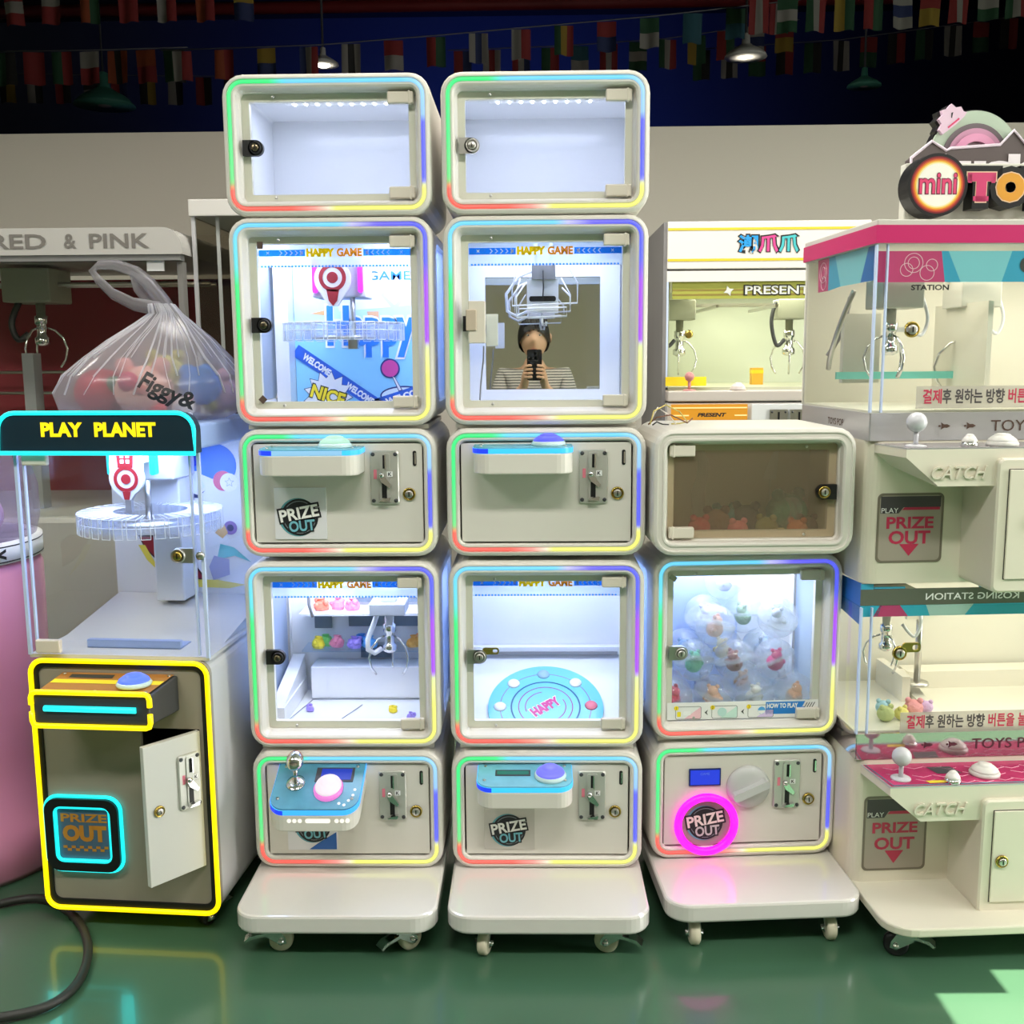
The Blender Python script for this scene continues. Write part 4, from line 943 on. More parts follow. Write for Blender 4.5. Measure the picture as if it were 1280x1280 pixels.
cp((60, 40, 50), [(-.158, .852), (-.10, .852), (-.019, .792), (.023, .735), (-.03, .738), (-.108, .783), (-.14, .815)]); cp((150, 35, 55), [(-.153, .847), (-.10, .848), (-.021, .79), (.016, .737), (-.03, .744), (-.105, .787), (-.136, .816)], .001)
cp((235, 90, 90), [(-.12, .82), (-.06, .785), (-.01, .755), (-.06, .775)], .0013)
cp((235, 220, 90), [(-.158, .826), (-.137, .787), (-.088, .737), (-.118, .785), (-.14, .826)], .0012); cp((235, 220, 90), [(-.002, .736), (.05, .736), (.125, .724), (.083, .714), (0, .716)], .0012)
cp((70, 130, 225), [(.005, 1.075)] + [(.06 + .055 * cos(R(a)), 1.035 + .055 * sin(R(a))) for a in range(125, -50, -12)] + [(.05, 1.0), (.0, 1.02)])
cp((25, 60, 190), [(-.005, 1.08), (.015, 1.07), (.015, 1.035), (-.005, 1.03)], .0009)
cp((225, 110, 140), circ(.078, .995, .026, 26), .001); cp((245, 245, 250), circ(.094, .991, .024, 26), .0014); cp((150, 165, 200), star(.095, .991, .013, .006, 5), .0017); cp((245, 245, 250), star(.095, .991, .0105, .0048, 5), .002)
cp((225, 235, 250), [(-.04, 1.02), (.01, 1.02), (.03, .98), (-.01, .955), (-.05, .97)], .0008); cp((60, 70, 110), [(-.04, 1.0), (-.02, .968), (.01, .958), (.03, .97), (.01, .95), (-.03, .955)], .0012)
cp((215, 60, 80), [(-.055, .965), (-.02, .945), (.015, .93), (.01, .91), (-.05, .915)], .0008); cp((240, 245, 250), [(-.02, .86), (.06, .88), (.09, .84), (.05, .79), (.0, .79), (-.03, .82)], .0008)
cp((230, 190, 130), [(.05, .86), (.075, .885), (.085, .86), (.07, .845)], .0014); cp((150, 120, 190), circ(.092, .873, .018, 20), .0011); cp((60, 60, 110), circ(.092, .873, .009, 20), .0015)
cp((110, 205, 210), [(.063, .831), (.099, .822), (.143, .784), (.10, .80), (.052, .789)], .0013); cp((165, 170, 215), [(.045, .80), (.085, .79), (.085, .75), (.04, .735), (.03, .77)], .0015)
T.part('printed_decal', mb, label='printed sticker of a red wing, blue helmet and star')
m = MB(LINER); m.box(-.145, .005, .29, .424, 1.012, ZT); m.box(-.075, .0, .33, .424, .70, 1.012); T.part('motor_housing', m, bev=.004)
RP = mat('red emblem print', (190, 45, 50), .5)
m = MB(PUREWHITE); m.prism([(-.105, 1.10), (-.035, 1.10), (-.03, 1.06)] + [(-.07 + .042 * cos(R(a)), 1.027 + .042 * sin(R(a))) for a in range(20, -61, -10)] + [(-.063, .972), (-.077, .972)] + [(-.07 + .042 * cos(R(a)), 1.027 + .042 * sin(R(a))) for a in range(240, 159, -10)] + [(-.11, 1.06)], .196, .208)
m.mat(RP).ring(circ(-.07, 1.025, .030, 30), circ(-.07, 1.025, .022, 30), .1945, .1955); m.prism(circ(-.07, 1.025, .012, 24), .1945, .1955); m.prism([(-.092, 1.10), (-.048, 1.10), (-.052, 1.052), (-.088, 1.052)], .1945, .1955); m.prism([(-.08, .995), (-.06, .995), (-.064, .976), (-.076, .976)], .1945, .1955)
m.mat(PUREWHITE)
for i in (-1, 1):
    for j in (0, 1): m.prism(rrect(-.07 + i * .007 - .0045, -.07 + i * .007 + .0045, 1.062 + j * .013, 1.071 + j * .013, .001), .1938, .1944)
m.box(-.1, -.04, .208, .29, 1.06, ZT); T.part('emblem_plate', m)
for xx in (-.118, -.013): T.part('light_tube', MB(glow('aqua tube', (40, 205, 235), 1.3)).prism(rrect(xx - .007, xx + .007, 1.032, 1.10, .006), .215, .235))
pr_ = prize_ring(T, -.02, .21, .905, .165, .085, .045, 34)
m = MB(STEEL); m.cyl((-.03, .22, 1.02), (-.03, .22, .92), .007, 12); m.cyl((-.02, .21, .918), (-.02, .21, .925), .086, 30); m.box(-.075, -.06, .195, .207, .945, .975); T.part('spindle', m)
# sign board
so = [(x, z) for x, z in rrect(-.243, .193, 1.106, 1.192, .038, 6)]
so = [(x, (1.106 if z < 1.145 else z)) if z < 1.145 else (x, z) for x, z in so]; so = [(-.243 if (x < 0 and z < 1.145) else (.193 if (x > 0 and z < 1.145) else x), z) for x, z in so]
clean = []
for p in so:
    if not clean or (abs(p[0] - clean[-1][0]) + abs(p[1] - clean[-1][1])) > 1e-4: clean.append(p)
so = clean
s_ = T.part('sign_board', MB(mat('dark teal sign face', (24, 48, 62), .3)).prism(so, -.022, .012))
T.part('neon_outline', MB(CN).tube([(x, -.024, z) for x, z in so], .0048, 8, closed=True), s_, label='cyan outline')
m = MB(glow('yellow letter glow', (255, 225, 20), 1.3)); m.text('PLAY', -.100, 1.1565, w=.093, h=.031, y=-.0235, bold=.045, depth=.001); m.text('PLANET', .041, 1.1565, w=.136, h=.031, y=-.0235, bold=.045, depth=.001); T.part('sign_lettering', m, s_)
for x, yy in ((-.125, .10), (.15, .06), (-.15, .38), (.15, .38)): caster(T, x, yy, .052, 150, BLACK, False, .02)

# ------------------------------------------------------------------ plastic bag of plush toys on top of it
BAG = glass('thin crumpled bag film', (232, 232, 234), .55, haze=.25, hazecol=(238, 235, 240), rough=.18)
bx, by, bz = -.885, 2.44, 1.168
B = Thing('plastic_bag', 'tied translucent plastic bag full of plush toys, on top of the black-signed machine', 'bag', (bx, by, bz))
prof = [(.0, .17, -.004, .155), (.02, .212, -.004, .18), (.06, .224, -.002, .19), (.10, .205, .004, .18), (.14, .165, .012, .15), (.18, .118, .025, .11), (.215, .07, .036, .065), (.24, .038, .04, .034), (.262, .03, .03, .026)]
rnd = random.Random(3); NB = 44; ph = [rnd.uniform(0, 6.3) for _ in range(12)]
def bagpt(h, rx, cx, ry, a):
    k = 1 + .035 * sin(3 * a + ph[0]) + .025 * sin(7 * a + ph[1] + 9 * h) + .02 * sin(13 * a + ph[2]) * min(1, h * 6) + .012 * sin(40 * h + 5 * a)
    return (cx + rx * k * cos(a), ry * k * sin(a), h)
m = MB(BAG); m.loft([[bagpt(h, rx, cx, ry, 2 * pi * i / NB) for i in range(NB)] for h, rx, cx, ry in prof], cap0=True, smooth=True)
film = T_ = B.part('bag_film', m)
def ribbon(path, w, n_):
    m = MB(BAG); P = [Vector(p) for p in path]; rg = []
    for i, p in enumerate(P):
        d = (P[min(i + 1, len(P) - 1)] - P[max(i - 1, 0)]).normalized(); s = d.cross(Vector((0, 1, 0))).normalized(); t = w * (1 - .3 * sin(pi * i / (len(P) - 1)))
        rg.append([p + s * t + Vector((0, .012, 0)), p + s * t * .4 + Vector((0, -.008, 0)), p - s * t * .3 + Vector((0, .008, 0)), p - s * t + Vector((0, -.01, 0)), p - s * t * .2 + Vector((0, -.014, 0)), p + s * t * .5 + Vector((0, -.002, 0))])
    m.loft(rg, smooth=True); return m
B.part('carry_handle', ribbon([(.03, 0, .25), (-.03, -.01, .262), (-.075, -.015, .285), (-.108, -.015, .318), (-.122, -.01, .338), (-.108, -.005, .352), (-.07, 0, .352), (-.03, .005, .338), (.0, .008, .312), (.03, .01, .27), (.045, .01, .24)], .017, 5), film)
B.part('carry_handle', ribbon([(.045, .02, .23), (.025, .03, .28), (-.01, .035, .315), (-.045, .035, .335), (-.03, .03, .30), (.0, .03, .262), (.03, .03, .235)], .015, 5), film)
# creases running up to the knot, and print wrapped on the film
m = MB(glass('bag crease', (240, 240, 244), .5, haze=.55, hazecol=(240, 240, 244), rough=.2))
for k in range(34):
    a = R(185 + k * 5.2 + rnd.uniform(-4, 4)); pth = []
    for q, (h, rx, cx, ry) in enumerate(prof[2 + k % 3:]): p = bagpt(h, rx, cx, ry, a + .05 * sin(q + k)); pth.append((p[0] * 1.002, p[1] * 1.004 - .001, p[2]))
    m.tube(pth, rnd.uniform(.0008, .0024), 4, smooth=True)
B.part('film_crease', m, film)
m = MB(BLACKPRINT)
def bag_front(x, zz):
    zz = max(0, min(zz, .25))
    for (h0, r0_, c0, y0_), (h1, r1_, c1, y1_) in zip(prof, prof[1:]):
        if zz <= h1:
            t = (zz - h0) / (h1 - h0); rx = r0_ + (r1_ - r0_) * t; cx = c0 + (c1 - c0) * t; ry = y0_ + (y1_ - y0_) * t; break
    q = max(-.98, min(.98, (x - cx) / rx)); return -ry * math.sqrt(1 - q * q) * 1.07 - .006
for s, dx, dz, rot_, sc2 in (('Figgy&', .095, .062, -28, 1.0),):
    v_, f_2, tw, th = text_mesh(s, .03, 0, 3); out = []
    for a, b in v_:
        a *= .115 / tw * sc2; b *= .115 / tw * sc2 * 1.15; x = dx + a * cos(R(rot_)) - b * sin(R(rot_)); zz = dz + a * sin(R(rot_)) + b * cos(R(rot_)); out.append((x, bag_front(x, zz), zz))
    m.add(out, f_2, False)
B.part('bag_lettering', m, film)
def plush(name, label, loc, col, r, extra, rot=0, grp='plush toys in the plastic bag', sq=.9):
    m = MB(mat('plush fur ' + str(col), col, .9, bump=.4, scale=120, var=.08)); m.ball((0, 0, r * sq), r, 18, sq)
    for (dx, dy, dz, rr, cc_) in extra: m.mat(mat('plush fur ' + str(cc_), cc_, .9, bump=.4, scale=120)); m.ball((dx * r, dy * r, r * sq + dz * r), rr * r, 12)
    return single(name, m, label, 'plush toy', loc, rot, grp)
ear = lambda c: [(-.6, -.1, .85, .33, c), (.6, -.1, .85, .33, c)]
plush('plush_toy', 'dark red round plush at the left inside the plastic bag', (bx - .112, by - .02, bz + .004), (190, 40, 62), .062, [(.0, -.55, .1, .55, (200, 55, 75)), (.7, -.5, .3, .35, (70, 120, 80))], 0)
plush('plush_toy', 'peach pig plush with dark pink patch, front of the plastic bag', (bx + .012, by - .085, bz + .004), (238, 180, 165), .066, [(-.35, -.75, .35, .36, (200, 70, 105)), (.05, -.95, .1, .2, (220, 140, 135)), (-.2, -.85, .38, .07, (40, 30, 30)), (.3, -.88, .3, .07, (40, 30, 30)), (.55, -.55, -.65, .3, (230, 110, 110))] + ear((235, 165, 160)), 8)
plush('plush_toy', 'bright blue fluffy plush behind the lettering of the plastic bag', (bx + .122, by - .03, bz + .03), (50, 130, 225), .050, [(-.5, -.2, .6, .4, (60, 145, 235)), (.4, -.2, .6, .4, (60, 145, 235))], -10)
plush('plush_toy', 'pale pink plush at the right end inside the plastic bag', (bx + .125, by + .085, bz + .01), (228, 180, 190), .050, ear((225, 170, 185)) + [(.3, -.7, -.5, .35, (235, 220, 90))], -30)
plush('plush_toy', 'yellow-green plush at the back inside the plastic bag', (bx + .012, by + .06, bz + .06), (215, 205, 110), .048, ear((200, 195, 100)), 20)
plush('plush_toy', 'rose plush at the back left inside the plastic bag', (bx - .085, by + .10, bz + .01), (225, 130, 145), .050, ear((225, 130, 145)), 0)
plush('plush_toy', 'white plush with pink ears, low at the right front inside the plastic bag', (bx + .108, by - .112, bz + .003), (238, 232, 235), .027, ear((240, 170, 190)), 0)

# plush toys in the unlit box
M4 = Matrix.Translation((.489, 2.262, 0)) @ Matrix.Rotation(R(2.0), 4, 'Z')
for lab, x, yy, cc_, r, ex in (('red plush, leftmost in the unlit display box', -.095, .16, (190, 50, 60), .026, (190, 50, 60)), ('brown spotted plush beside the clear wrapper in the unlit display box', -.05, .2, (120, 85, 60), .034, (90, 60, 45)), ('small pink plush at the front of the unlit display box', -.012, .12, (205, 100, 110), .024, (210, 120, 130)),
                               ('teal plush behind the pink one in the unlit display box', -.02, .27, (70, 130, 130), .034, (70, 130, 130)), ('dark grey plush in the middle of the unlit display box', .03, .26, (60, 55, 60), .036, (60, 55, 60)), ('olive plush beside the yellow card in the unlit display box', .06, .15, (130, 130, 70), .026, (130, 130, 70)),
                               ('green plush at the back right of the unlit display box', .13, .27, (70, 140, 110), .05, (60, 130, 100)), ('orange plush at the right front of the unlit display box', .125, .12, (215, 130, 85), .024, (200, 110, 70)), ('dark brown plush under the wrapper at the right of the unlit display box', .155, .16, (95, 65, 55), .026, (80, 55, 50))):
    w_ = M4 @ Vector((x, .10 + (yy - .12) * .72, .8865)); plush('plush_toy', lab, (w_.x, w_.y, w_.z), cc_, r, ear(ex), random.uniform(-30, 30), 'plush toys in the unlit display box')
WRAP = glass('clear wrapper film', (240, 240, 240), .9, haze=.22, rough=.1)
def wrapper(lab, x, yy, w, h, lean, tw=0):
    m = MB(WRAP); P = []
    for j in range(7):
        P.append([((i / 6 - .5) * w * (1 - .4 * j / 6) + .006 * sin(j * 1.7), .008 * sin(i * 2.1 + j) + lean * (j / 6) * h * .4, h * j / 6) for i in range(7)])
    for j in range(6): m.add(P[j] + P[j + 1], [(i, i + 1, 8 + i, 7 + i) for i in range(6)], True)
    m.mat(PUREWHITE).box(-w * .2, w * .2, -.012, -.011, h * .02, h * .1)
    w_ = M4 @ Vector((x, yy, .888)); single('plastic_wrapper', m, lab, 'wrapper', tuple(w_), tw, 'wrappers in the unlit display box')
wrapper('tall clear wrapper standing at the left in the unlit display box', -.085, .17, .04, .20, .1, 10); wrapper('clear wrapper leaning at the right of the unlit display box', .13, .10, .05, .09, .8, 30)
w_ = M4 @ Vector((.075, .10, .8875)); m = MB(mat('pale yellow card', (225, 212, 150), .6)); m.prismx([(-.02, 0), (.02, .018), (.02, .020), (-.02, .002)], -.035, .03); single('paper_card', m, 'pale yellow card lying between toys in the unlit display box', 'card', tuple(w_), 12)
w_ = M4 @ Vector((.10, .25, 1.005)); m = MB(mat('white stiff paper', (225, 222, 215), .5)); m.add([(-.02, 0, 0), (.014, 0, .0), (.02, .006, .07), (.006, .004, .066), (-.018, .001, .002), (-.02, .002, 0), (.014, .002, .0), (.02, .008, .07), (.006, .006, .066), (-.018, .003, .002)], [(0, 1, 2, 3, 4), (5, 9, 8, 7, 6), (0, 5, 6, 1), (1, 6, 7, 2), (2, 7, 8, 3), (3, 8, 9, 4), (4, 9, 5, 0)])
m.cyl((-.0, .003, -.118), (.0, .003, 0), .002, 6); single('paper_tag', m, 'white paper tag on a stick in the unlit display box', 'tag', tuple(w_))

# loose wires on the unlit box
for lab, cc_, pth in (('yellow wire looping over the left corner of the unlit display box', (205, 190, 110), [(.268, 2.34, 1.152), (.278, 2.36, 1.18), (.31, 2.40, 1.192), (.345, 2.42, 1.175), (.362, 2.41, 1.152), (.34, 2.39, 1.150), (.32, 2.37, 1.1505)]),
                      ('brown wire trailing across the left corner of the unlit display box', (120, 80, 60), [(.266, 2.36, 1.150), (.285, 2.37, 1.165), (.32, 2.385, 1.170), (.36, 2.40, 1.1505), (.375, 2.42, 1.160)]),
                      ('black wire at the corner between the middle tower and the unlit display box', (35, 33, 32), [(.27, 2.31, 1.152), (.28, 2.32, 1.158), (.295, 2.335, 1.152), (.31, 2.345, 1.1505)]),
                      ('white wire curling on the left corner of the unlit display box', (225, 222, 215), [(.27, 2.37, 1.152), (.29, 2.385, 1.187), (.315, 2.39, 1.17), (.33, 2.375, 1.1505)])):
    single('loose_wire', MB(mat('wire ' + str(cc_), cc_, .5)).tube(pth, .0016, 6), lab, 'wire', group='loose wires on the unlit box')

# floor cable
pth = [(-1.75, 2.16, .012), (-1.5, 2.20, .012), (-1.36, 2.26, .012), (-1.25, 2.33, .012), (-1.17, 2.33, .012), (-1.06, 2.24, .012), (-.985, 2.12, .012), (-.955, 2.0, .012), (-.975, 1.925, .012), (-1.03, 1.888, .012), (-1.12, 1.87, .012), (-1.3, 1.87, .012), (-1.6, 1.92, .012)]
def smooth(P, n=6):
    P = [Vector(p) for p in P]; o_ = []
    for i in range(len(P) - 1):
        a, b, c2, d2 = P[max(i - 1, 0)], P[i], P[i + 1], P[min(i + 2, len(P) - 1)]
        for k in range(n):
            t = k / n; o_.append(.5 * ((2 * b) + (c2 - a) * t + (2 * a - 5 * b + 4 * c2 - d2) * t * t + (3 * b - a - 3 * c2 + d2) * t ** 3))
    return [tuple(p) for p in o_ + [P[-1]]]
single('power_cable', MB(mat('black rubber cable', (38, 40, 36), .5)).tube(smooth(pth), .0098, 10), 'thick black cable looping over the green floor at the left', 'cable')

# pink round machine at the left edge
PK = mat('gloss pink plastic', (226, 150, 184), .22, coat=.4)
T = Thing('gumball_machine', 'round glossy pink machine with clear globe, cut off at the left edge', 'vending machine', (-1.55, 2.62, 0))
m = MB(PK); m.lathe([(.30, .0), (.315, .02), (.315, .10), (.30, .13), (.262, .17), (.255, .30), (.26, .55), (.262, .775), (.25, .80)], 48); T.part('body', m)
m = MB(PK); m.box(-.02, .22, -.335, -.30, .02, .06); T.part('foot_plate', m, bev=.005)
m = MB(PUREWHITE); m.lathe([(.250, .80), (.264, .802), (.264, .852), (.25, .855)], 48); T.part('label_band', m)
m = MB(BLACKPRINT); m.lathe([(.2645, .806), (.2645, .809)], 48); m.lathe([(.2645, .844), (.2645, .847)], 48)
for i, ch in enumerate('CLICK < < < <'.replace(' ', '')):
    v_, f_2, tw, th = text_mesh(ch, .04, 0, 2); a0 = R(-70 + 9 * (i - 3)) ; s = .028 / max(th, .4)
    m.add([(.2652 * cos(a0 + x * s / .265), .2652 * sin(a0 + x * s / .265), .827 + yy * s) for x, yy in v_], f_2, False)
T.part('label_lettering', m)
m = MB(glass('hazy globe', (235, 230, 245), .8, haze=.25, hazecol=(215, 210, 235), rough=.05)); m.lathe([(.25, .855), (.262, .90), (.262, .98), (.24, 1.06), (.19, 1.12), (.1, 1.15), (1e-6, 1.155)], 48); T.part('globe', m)
for k, cc_ in enumerate(((225, 190, 220), (240, 235, 245), (190, 180, 230), (235, 170, 200), (220, 225, 240))):
    a = R(-20 - 40 * k); m = MB(mat('gumball ' + str(cc_), cc_, .4)); m.ball((0, 0, .06), .06, 18); single('gumball', m, '%s ball low inside the clear globe of the pink machine' % ('lilac', 'white', 'violet', 'rose', 'pale blue')[k], 'ball', (-1.55 + .17 * cos(a), 2.62 + .17 * sin(a), .86), group='balls in the pink machine')

# ------------------------------------------------------------------ machines along the back
# red-backed machine with white header
T = Thing('claw_machine', 'white claw machine with dark red back and rounded lettered header, behind the plastic bag', 'arcade machine', (-1.72, 3.45, 0))
HB = mat('cool grey white', (176, 174, 168), .4)
m = MB(HB); m.box(-.55, .60, .0, .8, .02, .78); T.part('body', m, bev=.02)
[T.part('corner_post', MB(mat('grey metal post', (118, 116, 112), .4)).box(a_, a_ + .018, b_, b_ + .04, .78, 1.62)) for a_ in (-.55, .57) for b_ in (0, .76)]
hs = [(-.6, 1.641), (.60, 1.641)] + [(.54 + .06 * cos(R(a)), 1.651 + .075 * sin(R(a))) for a in range(0, 91, 10)] + [(-.6, 1.726)]
hd = T.part('header', MB(HB).prism(hs, -.03, .8)); T.part('header_trim', MB(mat('mid grey metal', (120, 120, 118), .35)).box(-.6, .59, -.025, .02, 1.622, 1.641), hd)
[T.part('header_lettering', MB(mat('grey lettering', (110, 106, 100), .5)).text(t_, x_, 1.684, w=w_, h=.046, y=-.0315, bold=.02), hd) for t_, x_, w_ in (('RED', .07, .18), ('&', .238, .04), ('PINK', .398, .195))]
m = MB(mat('dark red velvet panel', (128, 30, 42), .6, var=.1, scale=3)); m.box(-.53, .57, .74, .76, .78, 1.62); T.part('back_panel', m)
T.part('front_glass', MB(PANE).box(-.53, .57, .005, .011, .78, 1.62))
m = MB(STEEL); m.cyl((-.53, .35, 1.575), (.57, .35, 1.575), .008, 10); m.cyl((-.53, .42, 1.575), (.57, .42, 1.575), .008, 10); T.part('rail', m)
m = MB(mat('putty grey box', (158, 160, 142), .45)); m.box(-.155, .02, .28, .46, 1.51, 1.63); b_ = T.part('claw_carriage', m, bev=.006)
claw(T, -.06, .37, 1.512, 1.5, 3, 10, b_); T.part('hose', MB(BLACK).tube(smooth([(-.12, .34, 1.52), (-.15, .33, 1.44), (-.13, .33, 1.38), (-.10, .35, 1.40)]), .012, 8), b_)
m = MB(STEEL)
for zz in (1.18, 1.26): m.cyl((-.53, .6, zz), (.57, .6, zz), .006, 8)
T.part('guard_rail', m); m = MB(PUREWHITE); m.box(.475, .53, -.01, .0, 1.59, 1.622); T.part('corner_hinge', m)
m = MB(GREYP); m.box(-.06, -.02, .2, .26, .78, 1.33); T.part('support_column', m)
# dark glass machine
T = Thing('claw_machine', 'narrow dark glass machine with white top, between the plastic bag and the left tower', 'arcade machine', (-1.112, 3.5, 0))
m = MB(HB); m.box(0, .62, 0, .6, .02, .8); T.part('body', m, bev=.01)
m = MB(mat('light grey top cap', (196, 194, 188), .4)); m.box(-.005, .62, -.01, .6, 1.768, 1.822); T.part('top_cap', m, bev=.003)
m = MB(mat('pale post', (170, 170, 172), .4)); m.box(0, .012, 0, .012, .8, 1.768); m.box(.075, .085, .02, .03, .8, 1.768); T.part('corner_post', m)
m = MB(mat('navy backboard', (28, 34, 58), .5)); m.box(.012, .61, .5, .51, 1.58, 1.768); m.mat(mat('painted brown glass reflection', (98, 88, 70), .6, var=.15, scale=4)).box(.012, .61, .5, .51, .8, 1.58); T.part('back_panel', m)  # brown lower part is a glass reflection painted onto the back panel
m = MB(mat('blue line print', (50, 80, 150), .5)); m.ring(rrect(.16, .40, 1.60, 1.735, .01), rrect(.165, .395, 1.605, 1.73, .008), .494, .499); m.mat(mat('tan print', (150, 135, 100), .5)).flat(star(.27, 1.67, .045, .02, 3), .4985); T.part('printed_sign', m)
T.part('front_glass', MB(PANE).box(.012, .61, .004, .009, .8, 1.768)); T.part('side_glass', MB(SMOKE).box(.003, .008, .012, .5, .8, 1.768))
T.part('hanging_cable', MB(DARK).tube(smooth([(.17, .3, 1.58), (.15, .3, 1.45), (.16, .3, 1.36), (.19, .3, 1.34), (.22, .3, 1.36), (.22, .3, 1.48)]), .003, 6))
m = MB(STEEL); m.box(.012, .61, .2, .215, 1.215, 1.225); T.part('rail', m)
m = MB(WRAP)
m.ball((0, 0, .035), .05, 12, .7); single('plastic_wrapper', m, 'crumpled clear film inside the dark glass machine beside the left tower', 'wrapper', (-.90, 3.62, .806))
# white machine with yellow stripes
T = Thing('claw_machine', 'white machine with yellow-striped header behind the unlit display box', 'arcade machine', (.45, 3.5, 0))
WP = mat('clean white laminate', (226, 222, 216), .4); GR = mat('side laminate with painted shade', (130, 128, 128), .5); W_ = .66  # side grey has the shadow on the left side put into its colour
m = MB(WP); m.box(0, W_, -.004, .62, 1.585, 1.737); hd = T.part('header', m, bev=.003)
m = MB(mat('mustard stripe', (222, 196, 50), .5))
for zz in (1.712, 1.614): m.box(.001, W_, -.0055, -.0035, zz - .004, zz + .004)
m.mat(BLACKPRINT)
for ch, x, cc_ in (('潮', .262, (30, 150, 220)), ('爪', .328, (215, 70, 140)), ('爪', .394, (70, 185, 190))):
    m.mat(BLACKPRINT).text(ch, x, 1.664, w=.075, h=.066, y=-.0055, bold=.075, res=2); m.mat(mat('print ' + str(cc_), cc_, .5)).text(ch, x, 1.664, w=.064, h=.056, y=-.0062, bold=.03, res=2)
T.part('header_print', m, hd)
m = MB(WP); m.box(0, W_, 0, .62, 1.545, 1.580); T.part('light_box', m)
m = MB(GR); m.box(-.012, 0, 0, .62, .05, 1.735); T.part('side_panel', m)
m = MB(mat('yellow green valance', (190, 190, 90), .4)); m.box(.02, W_, .012, .02, 1.49, 1.545); m.mat(mat('khaki stripe', (160, 140, 70), .5)); [m.box(.02, W_, .0115, .0122, zz, zz + .006) for zz in (1.50, 1.515)]
m.mat(BLACKPRINT).text('PRESENT', .365, 1.517, w=.222, h=.036, y=.0105, bold=.06); m.mat(PUREWHITE).text('PRESENT', .365, 1.517, w=.212, h=.028, y=.0098, bold=.02)
m.mat(PUREWHITE).flat(star(.205, 1.515, .018, .008, 4, 20), .0098); T.part('valance', m)
m = MB(mat('pale sage back wall', (198, 204, 186), .5)); m.box(.01, W_, .6, .61, .9, 1.545); m.box(.01, .016, .05, .6, .9, 1.545); T.part('back_panel', m)
m = MB(mat('sage floor', (190, 192, 170), .5)); m.box(.01, W_, .01, .6, 1.19, 1.2); T.part('case_floor', m)
T.part('front_glass', MB(PANE).box(.0, W_, .004, .009, 1.2, 1.545)); m = MB(EDGE); m.box(0, .006, 0, .01, 1.2, 1.545); T.part('glass_edge', m)
T.light('case_light', 'AREA', (.33, .3, 1.53), 3.0, (255, 252, 225), size=.4, size_y=.3)
m = MB(STEEL); m.box(.03, W_, .28, .292, 1.475, 1.488); m.box(.18, .19, .1, .55, 1.465, 1.475); m.box(.38, .39, .1, .55, 1.465, 1.475); T.part('rail', m)
for cx in (.085, .475):
    m = MB(mat('putty grey box')); m.box(cx - .05, cx + .05, .24, .34, 1.43, 1.50); b_ = T.part('claw_carriage', m, bev=.004); claw(T, cx, .29, 1.432, 1.25, 3, 20, b_)
    T.part('hose', MB(DARK).tube(smooth([(cx - .055, .27, 1.49), (cx - .07, .26, 1.42), (cx - .05, .26, 1.34), (cx - .02, .27, 1.36)]), .007, 8), b_)
m = MB(BRASS); m.lathe([(.014, 0), (.014, .006), (.008, .008)], 18, (.075, .004, 1.375), 'Y'); T.part('lock', m)
m = MB(YELLOWPRINT); m.box(.0, .135, -.004, .004, 1.205, 1.235); T.part('yellow_strip', m)
m = MB(mat('mid beige ledge', (200, 192, 184), .5)); m.box(0, W_, -.06, .05, 1.155, 1.19); con = T.part('console', m, bev=.004)
joystick(T, con, Matrix(), .075, -.03, 1.19, .035, .016, mat('pink joystick knob', (205, 140, 140), .35)); dome_button(T, con, Matrix(), .235, -.03, 1.19, .026, mat('milky button', (225, 215, 210), .4), mat('milky rim', (200, 190, 185), .4))
m = MB(WP); m.box(0, W_, -.055, .6, .05, 1.15); bd = T.part('body', m)
m = MB(glow('amber light panel', (235, 160, 40), .75)); m.box(.012, .262, -.063, -.055, 1.095, 1.146); m.mat(glow('amber light line', (255, 225, 150), 1.1)); m.box(.015, .26, -.065, -.063, 1.133, 1.137); m.box(.015, .07, -.065, -.063, 1.108, 1.112); m.box(.22, .26, -.065, -.063, 1.108, 1.112)
m.mat(BLACKPRINT).text('PRESENT', .145, 1.112, w=.095, h=.013, y=-.0655, bold=.05, shear=.25); T.part('light_panel', m, bd)
m = MB(mat('white coin panel', (225, 228, 228), .35)); m.box(.275, .50, -.062, -.055, .95, 1.146); cpn = T.part('coin_panel', m, bd, bev=.002)
for cx in (.363, .43):
    m = MB(STEEL); m.box(cx - .029, cx + .029, -.068, -.062, 1.02, 1.128); m.mat(BLACK).box(cx - .003, cx + .003, -.0695, -.068, 1.09, 1.12); m.mat(DARK)
    for sx in (-.022, .022): m.lathe([(.004, 0), (.004, .002)], 8, (cx + sx, -.068, 1.12), 'Y')
    T.part('coin_acceptor', m, cpn)
m = MB(mat('orange box print', (245, 185, 60), .5)); m.box(0, .04, 0, .04, 0, .06); m.mat(YELLOWPRINT).box(-.001, .041, -.001, .041, .04, .052); single('prize_box', m, 'small orange and yellow box inside the yellow-striped machine', 'box', (.80, 3.8, 1.2))

